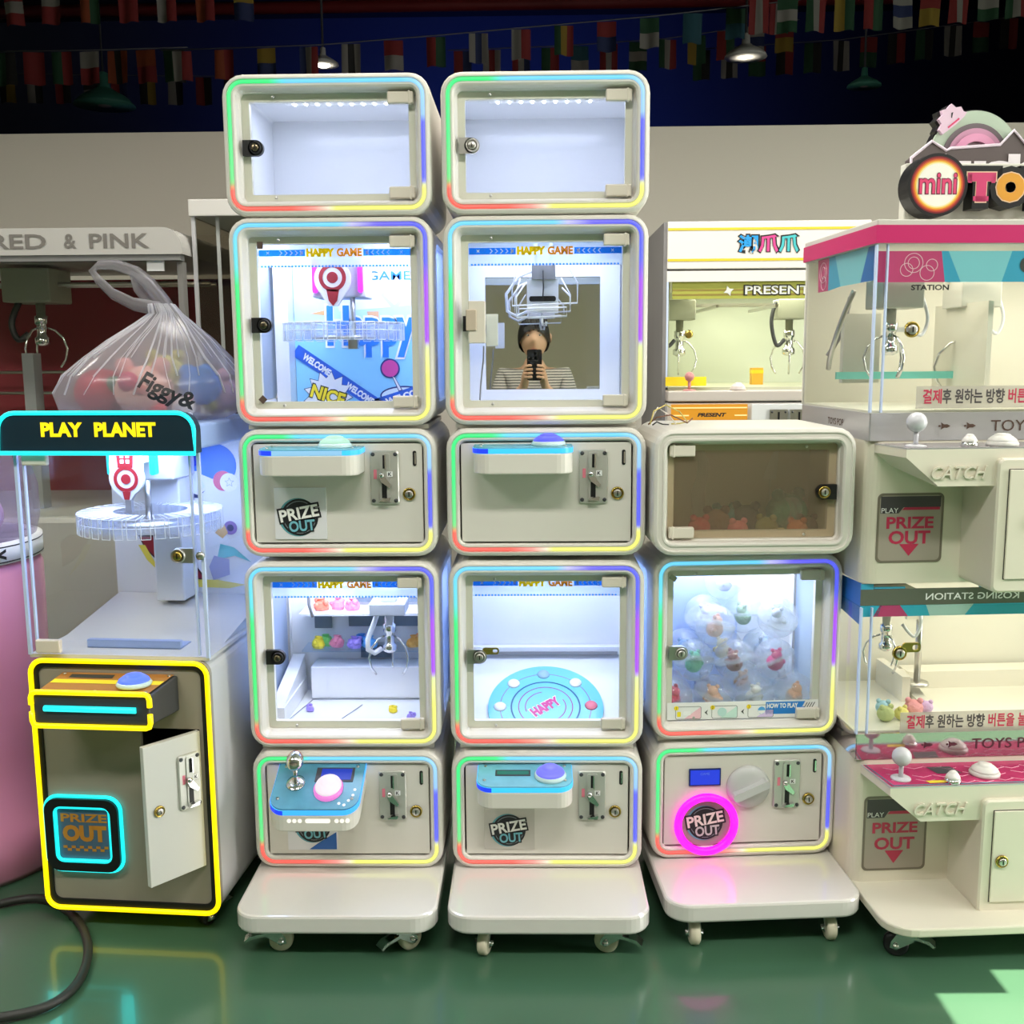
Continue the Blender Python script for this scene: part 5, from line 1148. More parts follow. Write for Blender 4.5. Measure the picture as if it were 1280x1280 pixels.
# ------------------------------------------------------------------ big two-tier machine at the right
T = Thing('claw_machine', 'large cream two-tier claw machine with magenta roof edge at the right', 'arcade machine', (.735, 2.268, 0), 4.2)
CRM = mat('cream painted board', (221, 216, 198), .42, var=.02, scale=3); WD = .86; D2 = .40
MAG = mat('magenta edge band', (198, 34, 104), .4); SILV = mat('satin silver rail', (205, 205, 208), .28, .6)
pts = [(.0, .36), (WD, .36), (WD, -.21)] + [(.05 - .05 * sin(R(a)) - .02, -.16 - .05 * cos(R(a))) for a in range(0, 91, 15)]
m = MB(CRM); m.prismz([(.0, .385), (WD, .385), (WD, -.208)] + [(.070 - .065 * sin(R(a)), -.143 - .065 * cos(R(a))) for a in range(0, 91, 15)], .076, .096); T.part('base', m, bev=.004)
caster(T, .07, -.15, .076, 65, BLACK, True, .027); caster(T, .75, -.14, .076, 20, BLACK, True, .027); caster(T, .075, .34, .076, 160, BLACK, False, .027); caster(T, .75, .34, .076, 160, BLACK, False, .027)
def tier(zb, zbody, zrail, zglass0, zglass1, zc, doorz, bigdoor, printm, upper):
    dp = .45 if upper else .385
    bo = [(-.002, .385), (WD, .385), (WD, 0)] + [(.028 - .03 * sin(R(a)), .03 - .03 * cos(R(a))) for a in range(0, 91, 15)]
    m = MB(CRM); m.prismz(bo, zb, zbody); body = T.part('body', m)
    # prize hole with printed flap
    a, b = (.027, .170); z0_, z1_ = zb + .03 + (.02 if upper else .0), zbody - (.118 if upper else .095)
    m = MB(mat('dark recess edge', (120, 112, 98), .5)); m.ring(rrect(a - .003, b + .003, z0_ - .003, z1_ + .003, .012), rrect(a + .002, b - .002, z0_ + .002, z1_ - .002, .010), -.0012, .0)
    m.mat(mat('taupe flap', (168, 158, 146), .3)).prism(rrect(a + .002, b - .002, z0_ + .002, z1_ - .002, .010), -.0008, .001)
    h_ = z1_ - z0_; cx = (a + b) / 2
    m.mat(mat('charcoal print', (70, 66, 70), .5)).flat([(a + .004, z1_ - .004), (b - .004, z1_ - .004), (b - .004, z1_ - h_ * .19), (a + .055, z1_ - h_ * .19), (a + .045, z1_ - h_ * .28), (a + .004, z1_ - h_ * .28)], -.0013)
    m.mat(mat('raspberry print', (190, 45, 82), .5)).flat([(b - .006, z1_ - h_ * .19), (b - .006, z1_ - h_ * .23), (a + .052, z1_ - h_ * .23), (a + .058, z1_ - h_ * .19)], -.0015)
    m.text('PRIZE', cx, z1_ - h_ * .42, w=.106, h=.026, y=-.0015, bold=.03); m.text('OUT', cx, z1_ - h_ * .64, w=.094, h=.030, y=-.0015, bold=.03)
    m.flat([(cx - .022, z1_ - h_ * .74), (cx + .022, z1_ - h_ * .74), (cx, z1_ - h_ * .92)], -.0015); m.mat(PUREWHITE).text('PLAY', a + .025, z1_ - h_ * .235, w=.038, h=.011, y=-.0016)
    T.part('prize_flap', m, body)
    # console
    zt = zc; cpts = [(.025, 0), (WD, 0), (WD, -.15), (.03, -.15)]
    fx0, fx1 = .022, WD
    m = MB(CRM); m.loft([[(.012, .0, zt - .02), (WD, .0, zt - .02), (WD, -.13, zt - .02), (.026, -.13, zt - .02)], [(.012, .0, zt - .003), (WD, .0, zt - .003), (WD, -.13, zt - .003), (.026, -.13, zt - .003)]], cap0=True, cap1=True)
    m.loft([[(x, y_, z_) for x, z_ in [(.026, zt - .02), (.096, zt - .08), (WD, zt - .08), (WD, zt - .02)]] for y_ in (-.13, -.118)], cap0=True, cap1=True)
    m.loft([[(.026, -.118, zt - .02), (.096, -.118, zt - .08), (WD, -.118, zt - .08)], [(.014, 0, zt - .02), (.05, 0, zt - .05), (WD, 0, zt - .05)]], closed=False)
    con = T.part('console', m)
    m = MB(printm); m.add([(.016, -.003, zt), (WD, -.003, zt), (WD, -.126, zt), (.03, -.126, zt)], [(0, 1, 2, 3)]); m.mat(SILV); m.loft([[(.012, .0, zt - .003), (WD, .0, zt - .003), (WD, -.13, zt - .003), (.026, -.13, zt - .003)], [(.012, .0, zt - .0002), (WD, .0, zt - .0002), (WD, -.13, zt - .0002), (.026, -.13, zt - .0002)]], cap1=True)
    if not upper:
        m.mat(mat('teal pinstripe', (60, 150, 170), .4)); m.tube([(.020, -.006, zt + .0005), (.036, -.122, zt + .0005), (WD, -.122, zt + .0005)], .0012, 4)
        m.mat(mat('pale pink print line', (240, 170, 200), .4)); rr = random.Random(5)
        for i in range(26):
            x = .05 + (i % 9) * .045 + rr.uniform(-.01, .01); yy = -.03 - (i // 9) * .035 + rr.uniform(-.008, .008)
            m.tube([(x, yy, zt + .0004), (x + .02, yy - .012, zt + .0004), (x + .042, yy - .003, zt + .0004)], .0008, 4)
        m.mat(DARK).add([(.15, -.028, zt + .001), (.205, -.028, zt + .001), (.215, -.066, zt + .001), (.16, -.066, zt + .001)], [(0, 1, 2, 3)]); m.mat(YELLOWPRINT).add([(.115, -.102, zt + .001), (.16, -.102, zt + .001), (.165, -.115, zt + .001), (.12, -.115, zt + .001)], [(0, 1, 2, 3)])
    T.part('console_print', m, con)
    WB = mat('grey white ball', (200, 200, 206), .3)
    joystick(T, con, Matrix(), .060 if upper else .068, -.095 if upper else -.085, zt, .036, .021, WB)
    dome_button(T, con, Matrix(), .245 if upper else .262, -.095 if upper else -.075, zt, .032, mat('milky white button', (228, 226, 222), .35), mat('white rim', (215, 213, 208), .35)); dome_button(T, con, Matrix(), .170 if upper else .172, -.105 if upper else -.112, zt, .017, mat('milky white button'), CHROME)
    m = MB(mat('raised cream lettering', (214, 208, 190), .4)); zt2 = zt - .047
    m.text('CATCH', .138, zt2 - .004, w=.118, h=.027, y=-.1355, bold=.01, shear=.3, depth=.006); T.part('raised_lettering', m, con)
    # coin door block
    dz0, dz1 = doorz; dx = .215 if upper else .228
    m = MB(CRM); m.loft([[(x, y_, z_) for x, z_ in rrect(dx + i, WD - .02, dz0 + i, dz1 - i, .012)] for i, y_ in ((0, .0), (0, -.139), (.004, -.143))], cap1=True); blk = T.part('coin_block', m)
    m = MB(SEAM); m.flat(r4(dx + .022, dx + .25, dz0 + .028, dz1 - .022), -.1433); T.part('door_seam', m, blk)
    m = MB(CRM); m.box(dx + .0235, dx + .2485, -.148, -.1434, dz0 + .0295, dz1 - .0235); dd = T.part('coin_door', m, blk, bev=.0012)
    # glass
    g = T.part('front_glass', MB(PANE).box(.025, WD, .004, .009, zglass0, zglass1)); m = MB(EDGE)
    m.box(-.002, .002, .0, .010, zglass0, zglass1); m.box(.023, .0265, .0025, .0105, zglass0, zglass1); T.part('glass_edge', m, g)
    T.part('corner_pane', MB(PANE).box(.002, .023, .004, .008, zglass0, zglass1)); T.part('side_glass', MB(PANE).box(-.001, .003, .012, dp - .01, zglass0, zglass1))
    m = MB(mat('pale interior wall', (226, 224, 210), .4)); m.box(0, WD, dp - .01, dp, zglass0, zglass1); m.box(-.001, .01, dp - .02, dp, zglass0, zglass1); T.part('back_panel', m)
    m = MB(mat('pale interior wall')); m.box(0, WD, .012, dp - .01, zglass0 - .01, zglass0 + .004); T.part('case_floor', m)
    return dd, con
GLP = mat('grey lilac console film', (165, 160, 162), .2)
MGP = mat('magenta cell print', (190, 50, 105), .25, var=.35, scale=40)
dd, con = tier(.800, 1.117, 1.117, 1.178, 1.533, 1.112, (.808, 1.090), True, GLP, True)
lk = MB(); key_lock(lk, .300, -.148, .955, .017); T.part('lock', lk, dd)
dd, con = tier(.096, .395, .395, .452, .745, .381, (.088, .350), True, MGP, False)
lk = MB(); key_lock(lk, .272, -.148, .213, .014); T.part('lock', lk, dd)
def rocket(m, x, z, s, y, mm):
    m.mat(mm); m.flat([(x - s * .5, z + s * .22), (x + s * .3, z + s * .24), (x + s * .75, z), (x + s * .3, z - s * .24), (x - s * .5, z - s * .22)], y); m.flat([(x - s * .5, z + s * .2), (x - s * .1, z + s * .2), (x - s * .6, z + s * .5)], y - .0001); m.flat([(x - s * .5, z - s * .2), (x - s * .1, z - s * .2), (x - s * .6, z - s * .5)], y - .0001); m.flat([(x - s * .9, z + s * .12), (x - s * .62, z + s * .12), (x - s * .62, z - s * .12), (x - s * .9, z - s * .12)], y)
BRN = mat('dark brown print', (78, 56, 44), .5)
for zz, mm, col in ((1.148, SILV, BRN), (.424, mat('mirror rail', (215, 200, 205), .08, .9), mat('wine print', (90, 40, 55), .5))):
    m = MB(mm); m.box(-.0, WD, -.002, .012, zz - .031, zz + .029); m.box(-.002, .002, .0, .44 if zz > 1 else .385, zz - .031, zz + .029); rl = T.part('logo_rail', m)
    m = MB(col); rocket(m, .165, zz, .016, -.003, col); rocket(m, .222, zz, .016, -.003, col); m.text('TOYS POP', .355, zz, w=.175, h=.024, y=-.003, bold=.0)
    v_, f_2, tw, th = text_mesh('TOYS POP', .02, 0, 3); s = .10 / tw
    m.add([(-.0026, .20 - a * s, zz + b * s) for a, b in v_], f_2, False); T.part('rail_lettering', m, rl)
    kz = 1.212 if zz > 1 else .478
    m = MB(glass('frosted caption film', (240, 240, 238), .5, haze=.45, hazecol=(225, 222, 215), rough=.3)); m.box(.10, WD, .0015, .0035, kz - .026, kz + .022); cap = T.part('caption_strip', m)
    RK = mat('raspberry print'); BK = mat('charcoal print'); xx = .113
    m = MB(); m.ms = []
    for word, cm, w_k in (('결제', RK, .044), ('후', BK, .021), (' ', None, .006), ('원하는', BK, .064), (' ', None, .006), ('방향', BK, .043), (' ', None, .006), ('버튼을', RK, .064), (' ', None, .006), ('눌러', RK, .043), ('야', BK, .021), (' ', None, .01), ('합니다', BK, .064)):
        if cm: m.mat(cm).text(word, xx + w_k / 2, kz, w=w_k * .96, h=.032, y=.0008, bold=.025, res=2)
        xx += w_k
    T.part('caption_lettering', m, cap)
# roof and valances
m = MB(mat('light grey roof', (205, 202, 194), .4)); m.box(-.004, WD, -.003, .455, 1.533, 1.584); rf = T.part('roof', m, bev=.003)
m = MB(MAG); m.box(-.006, WD, -.005, .457, 1.535, 1.572); T.part('edge_band', m, rf)
CB, DBL, PNK, SKYC, LT = (60, 165, 205), (30, 110, 190), (200, 70, 125), (130, 205, 220), (190, 225, 225)
def valance(zt_, zb_, y_, parent=None):
    m = MB(); fl2 = lambda c, p, dy=0: m.mat(mat('film ' + str(c), c, .4)).flat(p, y_ - dy)
    w = .0
    fl2(PNK, [(.0, zb_), (.155, zb_), (.145, zt_), (.0, zt_)]); fl2(CB, [(.155, zb_), (.19, zb_), (.16, zt_), (.145, zt_)]); fl2(SKYC, [(.19, zb_), (.28, zb_), (.30, zt_), (.16, zt_)]); fl2(CB, [(.28, zb_), (.36, zb_), (.40, zt_), (.30, zt_)]); fl2(LT, [(.36, zb_), (.55, zb_), (.52, zt_), (.40, zt_)]); fl2(PNK, [(.55, zb_), (WD, zb_), (WD, zt_), (.52, zt_)])
    m.mat(mat('pale line print', (240, 205, 220), .5)); h = zt_ - zb_
    for cx, cz, r_ in ((.085, zb_ + h * .62, h * .32), (.085, zb_ + h * .62, h * .2), (.07, zb_ + h * .4, h * .22), (.115, zb_ + h * .3, h * .25), (.125, zb_ + h * .55, h * .2)): m.ring(circ(cx, cz, r_, 24), circ(cx, cz, r_ - .0013, 24), y_ - .0006, y_ - .0002)
    m.mat(DARK).flat(circ(.335, zb_ + h * .55, h * .26, 24), y_ - .0008)
    return T.part('printed_valance', m, parent)
valance(1.520, 1.455, .013)
m = MB(); 
for c_, pp in ((PNK, [(.37, 1.455), (.30, 1.455), (.30, 1.533), (.375, 1.533)]), (CB, [(.30, 1.455), (.22, 1.46), (.26, 1.533), (.30, 1.533)]), (SKYC, [(.22, 1.46), (.10, 1.46), (.06, 1.533), (.26, 1.533)]), (DBL, [(.10, 1.46), (.014, 1.46), (.014, 1.533), (.06, 1.533)])):
    m.mat(mat('film ' + str(c_), c_, .4)); m.add([(.0045, y_, z_) for y_, z_ in pp], [(0, 1, 2, 3)], False)
m.mat(mat('pale line print'))
for yy, zz, r_ in ((.335, 1.50, .024), (.335, 1.50, .014), (.33, 1.475, .016)): m.tube([(.0035, yy + r_ * cos(2 * pi * i / 20), zz + r_ * sin(2 * pi * i / 20)) for i in range(20)], .0008, 4, closed=True)
T.part('side_valance', m)
# lower header band
m = MB(mat('dark green grey band', (96, 102, 90), .4)); m.box(.0, WD, .010, .014, .748, .785); m.mat(mat('film ' + str(CB), CB, .4)).box(.0, .028, .010, .0145, .785, .797); m.box(.03, .10, .010, .0145, .786, .79); m.box(.27, .30, .010, .0145, .786, .79)
m.mat(mat('film ' + str(SKYC), SKYC, .4)); 
fls = lambda c, p: m.mat(mat('film ' + str(c), c, .4)).flat(p, .0115)
fls((60, 185, 220), [(.0, .748), (.05, .748), (.04, .722), (.0, .722)]); fls(PNK, [(.045, .748), (.09, .748), (.11, .722), (.03, .722)]); fls((60, 185, 220), [(.09, .748), (.15, .748), (.16, .722), (.11, .722)]); fls(LT, [(.15, .748), (.26, .748), (.24, .722), (.16, .722)]); fls((60, 185, 220), [(.26, .748), (.45, .748), (.45, .722), (.24, .722)])
m.mat(PUREWHITE).text('KOSING STATION', .255, .7665, w=.215, h=.0155, y=.0092, bold=.015, mirror=True); T.part('printed_valance', m)
m = MB(mat('film ' + str(DBL))); m.add([(.0045, .37, .785), (.0045, .014, .797), (.0045, .014, .70), (.0045, .37, .735)], [(0, 1, 2, 3)]); T.part('side_valance', m)
m = MB(DARK); m.text('STATION', .145, 1.447, w=.085, h=.012, y=.06, bold=.03); T.part('inner_lettering', m)
# inside fittings of both tiers
for lz in (1.40, .65):
    T.light('case_light', 'AREA', (.35, .2, lz + .105 if lz > 1 else lz + .085), 1.9 if lz > 1 else 1.25, (255, 246, 228), size=.6, size_y=.25)
PUT = mat('grey beige box', (200, 200, 190), .4)
for (cx, yy, zt_, s) in ((.105, .14, 1.405, 1.0), (.335, .24, 1.41, 1.25), (.14, .17, .69, .9)):
    m = MB(PUT); m.box(cx - .048, cx + .048, yy - .04, yy + .06, zt_, zt_ + .065); m.mat(STEEL).box(max(.012, cx - .15), cx + .25, yy + .02, yy + .035, zt_ + .066, zt_ + .074); b_ = T.part('claw_carriage', m, bev=.003); claw(T, cx - .01, yy, zt_, s, 3, 40, b_)
    T.part('hose', MB(WR).tube(smooth([(cx + .055, yy, zt_ + .04), (cx + .075, yy, zt_ - .02), (cx + .06, yy, zt_ - .06), (cx + .03, yy, zt_ - .03)]), .004, 8), b_)
T.part('hose', MB(STEEL).tube(smooth([(.03, .2, 1.45), (.01, .22, 1.38), (-.0, .25, 1.31), (.005, .28, 1.27)]), .006, 8)); T.part('hose', MB(GREYP).tube(smooth([(.06, .3, 1.44), (.05, .32, 1.36), (.02, .33, 1.30)]), .006, 8))
m = MB(mat('white divider', (236, 232, 218), .35)); m.prismx([(.05, .456), (.33, .456), (.33, .50), (.2, .47)], .22, .25); m.box(.19, .21, .2, .36, .456, .52); m.box(.25, .62, .30, .36, .456, .50); T.part('divider_box', m)
m = MB(STEEL); m.cyl((.235, .22, .50), (.235, .22, .70), .008, 10); m.lathe([(.03, 0), (.028, .006)], 20, (.235, .22, .495)); m.mat(mat('pale interior wall')).box(.2, .27, .215, .225, .66, .70); T.part('inner_pole', m)
m = MB(BRASS); key_lock(m, .083, .004, 1.355, .017); m.mat(PUT).box(.05, .083, .0, .004, 1.35, 1.36); T.part('lock', m)
m = MB(BRASS); key_lock(m, .090, .003, .640, .0165); m.mat(BRASS).ring(rrect(.095, .137, .642, .664, .008), rrect(.118, .132, .647, .659, .005), -.002, .002); T.part('lock', m)
m = MB(mat('aqua tray', (120, 205, 195), .4)); m.box(.015, .33, .25, .26, 1.245, 1.262); m.mat(PUT).box(.04, .13, .28, .30, 1.235, 1.40); m.mat(mat('pale interior wall')).box(.30, .312, .1, .36, 1.19, 1.42); T.part('inner_tray', m)
# round badge and lettering on the roof
m = MB(mat('translucent white panel', (222, 220, 208), .35)); m.box(.096, WD, .10, .13, 1.584, 1.716); sp = T.part('sign_panel', m, bev=.003)
cx, cz = .146, 1.662
m = MB(BLACK); m.prism(circ(cx, cz, .066, 48), .05, .10); bd = T.part('round_badge', m, sp)
m = MB()
for r_, cc_ in ((.0595, (120, 30, 40)), (.0565, (185, 60, 45)), (.0535, (220, 120, 45)), (.0505, (240, 190, 70)), (.0475, (248, 232, 170)), (.0445, (248, 244, 235))): m.mat(mat('badge ' + str(cc_), cc_, .4)).flat(circ(cx, cz, r_, 48), .0498 - (.0625 - r_) * .02)
m.mat(mat('wine edge print', (110, 30, 60), .5)).text('mini', cx, cz + .003, w=.086, h=.046, y=.0488, bold=.045); m.mat(mat('hot pink print', (222, 65, 115), .5)).text('mini', cx, cz + .003, w=.081, h=.042, y=.0482, bold=.015); T.part('badge_face', m, bd)
for ch, x, cc_ in (('T', .247, (212, 72, 120)), ('O', .312, (226, 160, 60)), ('Y', .377, (90, 180, 120)), ('S', .44, (90, 140, 210))):
    m = MB(BLACK); m.text(ch, x + .0, 1.659, w=.092, h=.09, y=.06, bold=.11, depth=.04)
    l_ = T.part('sign_letter', m, sp); m = MB(mat('letter pale edge', (235, 200, 170), .4)); m.text(ch, x, 1.659, w=.068, h=.066, y=.0592, bold=.10); m.mat(mat('letter ' + str(cc_), cc_, .35)); m.text(ch, x, 1.659, w=.063, h=.061, y=.0586, bold=.085)
    if ch == 'T': m.box(x - .03, x - .022, .0586, .0596, 1.668, 1.686); m.box(x + .022, x + .03, .0586, .0596, 1.668, 1.686); m.box(x - .017, x + .017, .0586, .0596, 1.63, 1.64)
    T.part('letter_face', m, l_)
# rainbow sign standing behind
T = Thing('shop_sign', 'cut-out sign with pink rainbow arch and white letters, behind the round badge', 'sign', (.735, 2.268, 0), 4.2, off=(0, 0, 1.584))
m = MB(mat('brown grey sign plate', (92, 82, 82), .4)); m.prism([(.135, 1.60), (.132, 1.736), (.178, 1.772), (.212, 1.752), (.222, 1.757), (.335, 1.765), (.365, 1.796), (.40, 1.76), (.60, 1.78), (.60, 1.60)], .16, .19)
pl_ = T.part('name_plate', m)
m = MB(mat('lilac white edge', (236, 222, 236), .4)); m.tube([(.132, .158, 1.70), (.132, .158, 1.738), (.178, .158, 1.774), (.212, .158, 1.754), (.222, .158, 1.759), (.335, .158, 1.767), (.365, .158, 1.798), (.40, .158, 1.762), (.60, .158, 1.782)], .0035, 6); T.part('plate_edge', m, pl_)
m = MB(mat('white sign letter', (236, 230, 236), .4)); m.text('Aucky', .315, 1.712, w=.33, h=.07, y=.157, bold=.07); T.part('plate_lettering', m, pl_)
AC = (.285, 1.740)
def half(r0_, r1_, c_, y0_, y1_, a0=0, a1=180):
    n = 28; A = [R(a0 + (a1 - a0) * i / n) for i in range(n + 1)]
    m = MB(mat('arch ' + str(c_), c_, .4)); m.loft([[(AC[0] + q * cos(a), yy, AC[1] + q * sin(a)) for q, yy in ((r0_, y0_), (r1_, y0_), (r1_, y1_), (r0_, y1_), (r0_, y0_))] for a in A], closed=False); return m
T.part('arch_band', half(.075, .104, (186, 204, 184), .175, .20), label='pale green outer arch'); T.part('arch_band', half(.064, .076, (110, 98, 104), .172, .20), label='grey arch'); T.part('arch_band', half(.052, .065, (205, 150, 180), .17, .20), label='dusty pink arch'); T.part('arch_band', half(.036, .053, (232, 160, 196), .167, .20), label='pink inner arch')
m = MB(PUREWHITE); m.prism([(AC[0] + .037 * cos(R(a)), AC[1] + .037 * sin(R(a))) for a in range(0, 181, 10)], .18, .198); T.part('arch_centre', m)
m = MB(BLACK); m.loft([[(AC[0] + q * cos(R(a)), yy, AC[1] + q * sin(R(a))) for q, yy in ((.104, .182), (.107, .182), (.107, .205), (.104, .205))] for a in range(0, 181, 6)], closed=False); T.part('arch_outline', m)
P = []; q0 = [(.205, 1.79), (.196, 1.80), (.202, 1.812), (.194, 1.822), (.203, 1.832), (.2, 1.842), (.212, 1.845), (.222, 1.856), (.232, 1.848), (.244, 1.85), (.250, 1.84), (.258, 1.838), (.252, 1.828), (.232, 1.81)]
m = MB(BLACK); m.prism([(x - .006, z - .002) for x, z in q0], .176, .20); m.mat(mat('lilac pink figure', (236, 205, 226), .4)); m.prism(q0, .165, .176); m.mat(mat('hot pink print')).prism([(.215, 1.806), (.24, 1.826), (.242, 1.823), (.217, 1.803)], .1645, .165); m.mat(BLACKPRINT).flat([(.222, 1.836), (.226, 1.838), (.224, 1.825), (.222, 1.826)], .1645); T.part('pixel_block', m)
# plush prizes in the lower tier of the cream machine
M5 = Matrix.Translation((.735, 2.268, 0)) @ Matrix.Rotation(R(4.2), 4, 'Z')
for lab, x, yy, cc_, r in (('pink plush with white belly in the lower tier of the cream machine', .175, .10, (238, 165, 170), .022), ('lilac plush beside the pink one in the cream machine', .215, .12, (215, 185, 225), .016), ('pale green plush at the front of the cream machine lower tier', .095, .07, (190, 200, 140), .02), ('yellow plush beside the pale green one in the cream machine', .135, .075, (225, 215, 130), .017), ('pale blue plush behind the green one in the cream machine', .11, .12, (165, 205, 220), .018)):
    w_ = M5 @ Vector((x, yy, .4565)); plush('plush_toy', lab, tuple(w_), cc_, r, ear(cc_), random.uniform(-40, 40), 'plush prizes in the cream machine')

# ------------------------------------------------------------------ person taking the photograph (seen in the back mirror)
SKIN = mat('skin', (228, 182, 152), .55, var=.05, scale=20); HAIR = mat('black hair', (20, 18, 18), .5, bump=.4, scale=60)
SHIRT = mat('grey striped shirt', (150, 146, 142), .85); PANTS = mat('dark trousers', (44, 46, 54), .85, var=.1, scale=20)
nt = SHIRT.node_tree; wv = nt.nodes.new('ShaderNodeTexWave'); wv.bands_direction = 'Z'; wv.inputs['Scale'].default_value = 22; wv.inputs['Distortion'].default_value = .6
tc = nt.nodes.new('ShaderNodeTexCoord'); mx = nt.nodes.new('ShaderNodeMix'); mx.data_type = 'RGBA'; mx.inputs['A'].default_value = lin((80, 78, 80)); mx.inputs['B'].default_value = lin((205, 200, 194))
nt.links.new(tc.outputs['Object'], wv.inputs['Vector']); nt.links.new(wv.outputs['Fac'], mx.inputs['Factor']); nt.links.new(mx.outputs['Result'], nt.nodes['Principled BSDF'].inputs['Base Color'])
PX, PY = .02, -.30
def skin_obj(name, verts, edges, rad, m_, root, levels=2, parent=None, loc=(0, 0, 0)):
    me = bpy.data.meshes.new(name); me.from_pydata([Vector(v) for v in verts], edges, []); o = bpy.data.objects.new(name, me); COL.objects.link(o)
    me.materials.append(m_); md = o.modifiers.new('Skin', 'SKIN'); md.use_smooth_shade = True
    for i, v in enumerate(me.skin_vertices[0].data):
        r_ = rad[i]; v.radius = r_ if isinstance(r_, tuple) else (r_, r_); v.use_root = (i == root)
    sb = o.modifiers.new('Sub', 'SUBSURF'); sb.levels = levels; sb.render_levels = levels
    if parent: o.parent = parent
    dg = bpy.context.evaluated_depsgraph_get(); dg.update(); ev = o.evaluated_get(dg); new = bpy.data.meshes.new_from_object(ev)
    o.modifiers.clear(); o.data = new; new.name = name
    for p in new.polygons: p.use_smooth = True
    return o
pe = bpy.data.objects.new('person', None); COL.objects.link(pe); pe.location = (PX, PY, 0); pe.empty_display_size = .1
pe['label'] = 'black-haired person in a grey striped shirt holding up a phone, seen in the back mirror'; pe['category'] = 'person'
V = []; E = []; RD = []
def node(p, r_, par=None):
    V.append(p); RD.append(r_)
    if par is not None: E.append((par, len(V) - 1))
    return len(V) - 1
pel = node((0, 0, .80), (.125, .09)); ab = node((0, 0, .93), (.12, .085), pel); ch = node((0, .005, 1.08), (.135, .09), ab); sh = node((0, -.005, 1.19), (.10, .07), ch)
nk = node((0, .005, 1.265), .046, sh); hd0 = node((0, .02, 1.315), .05, nk)
for s in (-1, 1):
    hp = node((s * .075, 0, .74), .075, pel); kn = node((s * .08, .02, .42), .05, hp); an = node((s * .085, -.01, .07), .032, kn); ft = node((s * .09, .10, .028), (.03, .026), an)
    so_ = node((s * .155, -.005, 1.205), .05, sh); el = node((s * .205, .08, .985), .036, so_)
    wr = node((s * .055 + .001, .205, 1.155), .023, el); pm = node((s * .042 + .001, .245, 1.205), (.02, .026), wr)
    # fingers wrap around the phone; the thumb lies along its near side
    for k in range(4):
        zk = 1.195 + k * .019; L_ = (.9, 1, .98, .8)[k]
        f1 = node((s * .046 + .001, .272, zk + .006), .0085, pm); f2 = node((s * .032 + .001, .290, zk + .010), .0078, f1); node((s * (.032 - .026 * L_) + .001, .293, zk + .012), .0068, f2)
    t1 = node((s * .044 + .001, .250, 1.232), .0095, pm); node((s * .036 + .001, .254, 1.262), .008, t1)
body = skin_obj('body', V, E, RD, SKIN, pel, 2, pe)
# head: a shaped surface joined into the body mesh
hv = MB(SKIN); HC = Vector((0, .035, 1.405)); n_, m_2 = 28, 20; rings = []
for j in range(m_2 + 1):
    t = pi * j / m_2; rg = []
    for i in range(n_):
        a = 2 * pi * i / n_; x = .076 * sin(t) * cos(a); y_ = .094 * sin(t) * sin(a); z_ = -.118 * cos(t)
        if z_ < 0: x *= 1 - .28 * (-z_ / .118) ** 1.5; y_ *= (1 - .30 * (-z_ / .118) ** 1.5) if y_ < 0 else 1
        fwd = max(0, sin(a)) ** 6 * sin(t)
        nose = math.exp(-((x / .014) ** 2)) * math.exp(-(((z_ + .012) / .024) ** 2)) * (1 if sin(a) > 0 else 0); y_ += .018 * nose
        for ex in (-.03, .03): y_ -= .008 * math.exp(-(((x - ex) / .014) ** 2) - (((z_ - .014) / .010) ** 2)) * (1 if sin(a) > 0 else 0)
        y_ += .005 * math.exp(-((x / .022) ** 2) - (((z_ + .062) / .009) ** 2)) * (1 if sin(a) > 0 else 0)
        rg.append(HC + Vector((x, y_, z_)))
    rings.append(rg)
hv.loft(rings, smooth=True)
for s in (-1, 1): hv.M = Matrix.Translation(HC + Vector((s * .077, -.005, .0))) @ Matrix.Rotation(R(-s * 20), 4, 'Z'); hv.ball((0, 0, 0), .028, 12, 1.15, 1.0) if False else hv.lathe([(.004, 0), (.018, .003), (.026, .008), (.02, .012), (1e-6, .011)], 14, (0, 0, 0), 'X')
hv.M = Matrix()
bm = bmesh.new(); bm.from_mesh(body.data); hm = finish('head', hv); bm.from_mesh(hm); bm.to_mesh(body.data); bm.free(); bpy.data.meshes.remove(hm)
for p in body.data.polygons: p.use_smooth = True
def pchild(name, mb, label=None):
    o = bpy.data.objects.new(name, finish(name, mb)); COL.objects.link(o); o.parent = pe
    if label: o['label'] = label
    return o
m = MB(PUREWHITE)
for ex in (-.03, .03): m.mat(PUREWHITE).ball(tuple(HC + Vector((ex, .076, .014))), .011, 12, .6); m.mat(BLACK).ball(tuple(HC + Vector((ex, .0835, .014))), .0048, 10)
pchild('eyes', m)
m = MB(HAIR)
for ex in (-.03, .03): m.tube([tuple(HC + Vector((ex + d_ * .018, .088 - abs(d_) * .006, .033 + .003 * (1 - abs(d_))))) for d_ in (-1, -.5, 0, .5, 1)], .0028, 6)
pchild('eyebrows', m)
m = MB(mat('lip', (170, 95, 88), .5)); m.tube([tuple(HC + Vector((d_ * .022, .087 - abs(d_) * .008, -.062))) for d_ in (-1, -.5, 0, .5, 1)], .004, 8, taper=lambda t: .0045 * (1 - (2 * t - 1) ** 2) + .0012); pchild('lips', m)
m = MB(HAIR); rings = []
for j in range(13):
    t = pi * .02 + (pi * .60) * j / 12; rg = []
    for i in range(n_):
        a = 2 * pi * i / n_; front = max(0, sin(a)); tt_ = t * (1 - .36 * front ** 1.5) * (1 + .18 * max(0, -sin(a)))
        k = 1.09 + .02 * sin(9 * a + 3 * t); rg.append(HC + Vector((.078 * k * sin(tt_) * cos(a), .097 * k * sin(tt_) * sin(a), .124 * k * cos(tt_) + .002)))
    rings.append(rg)
m.loft(rings, cap0=True, smooth=True)
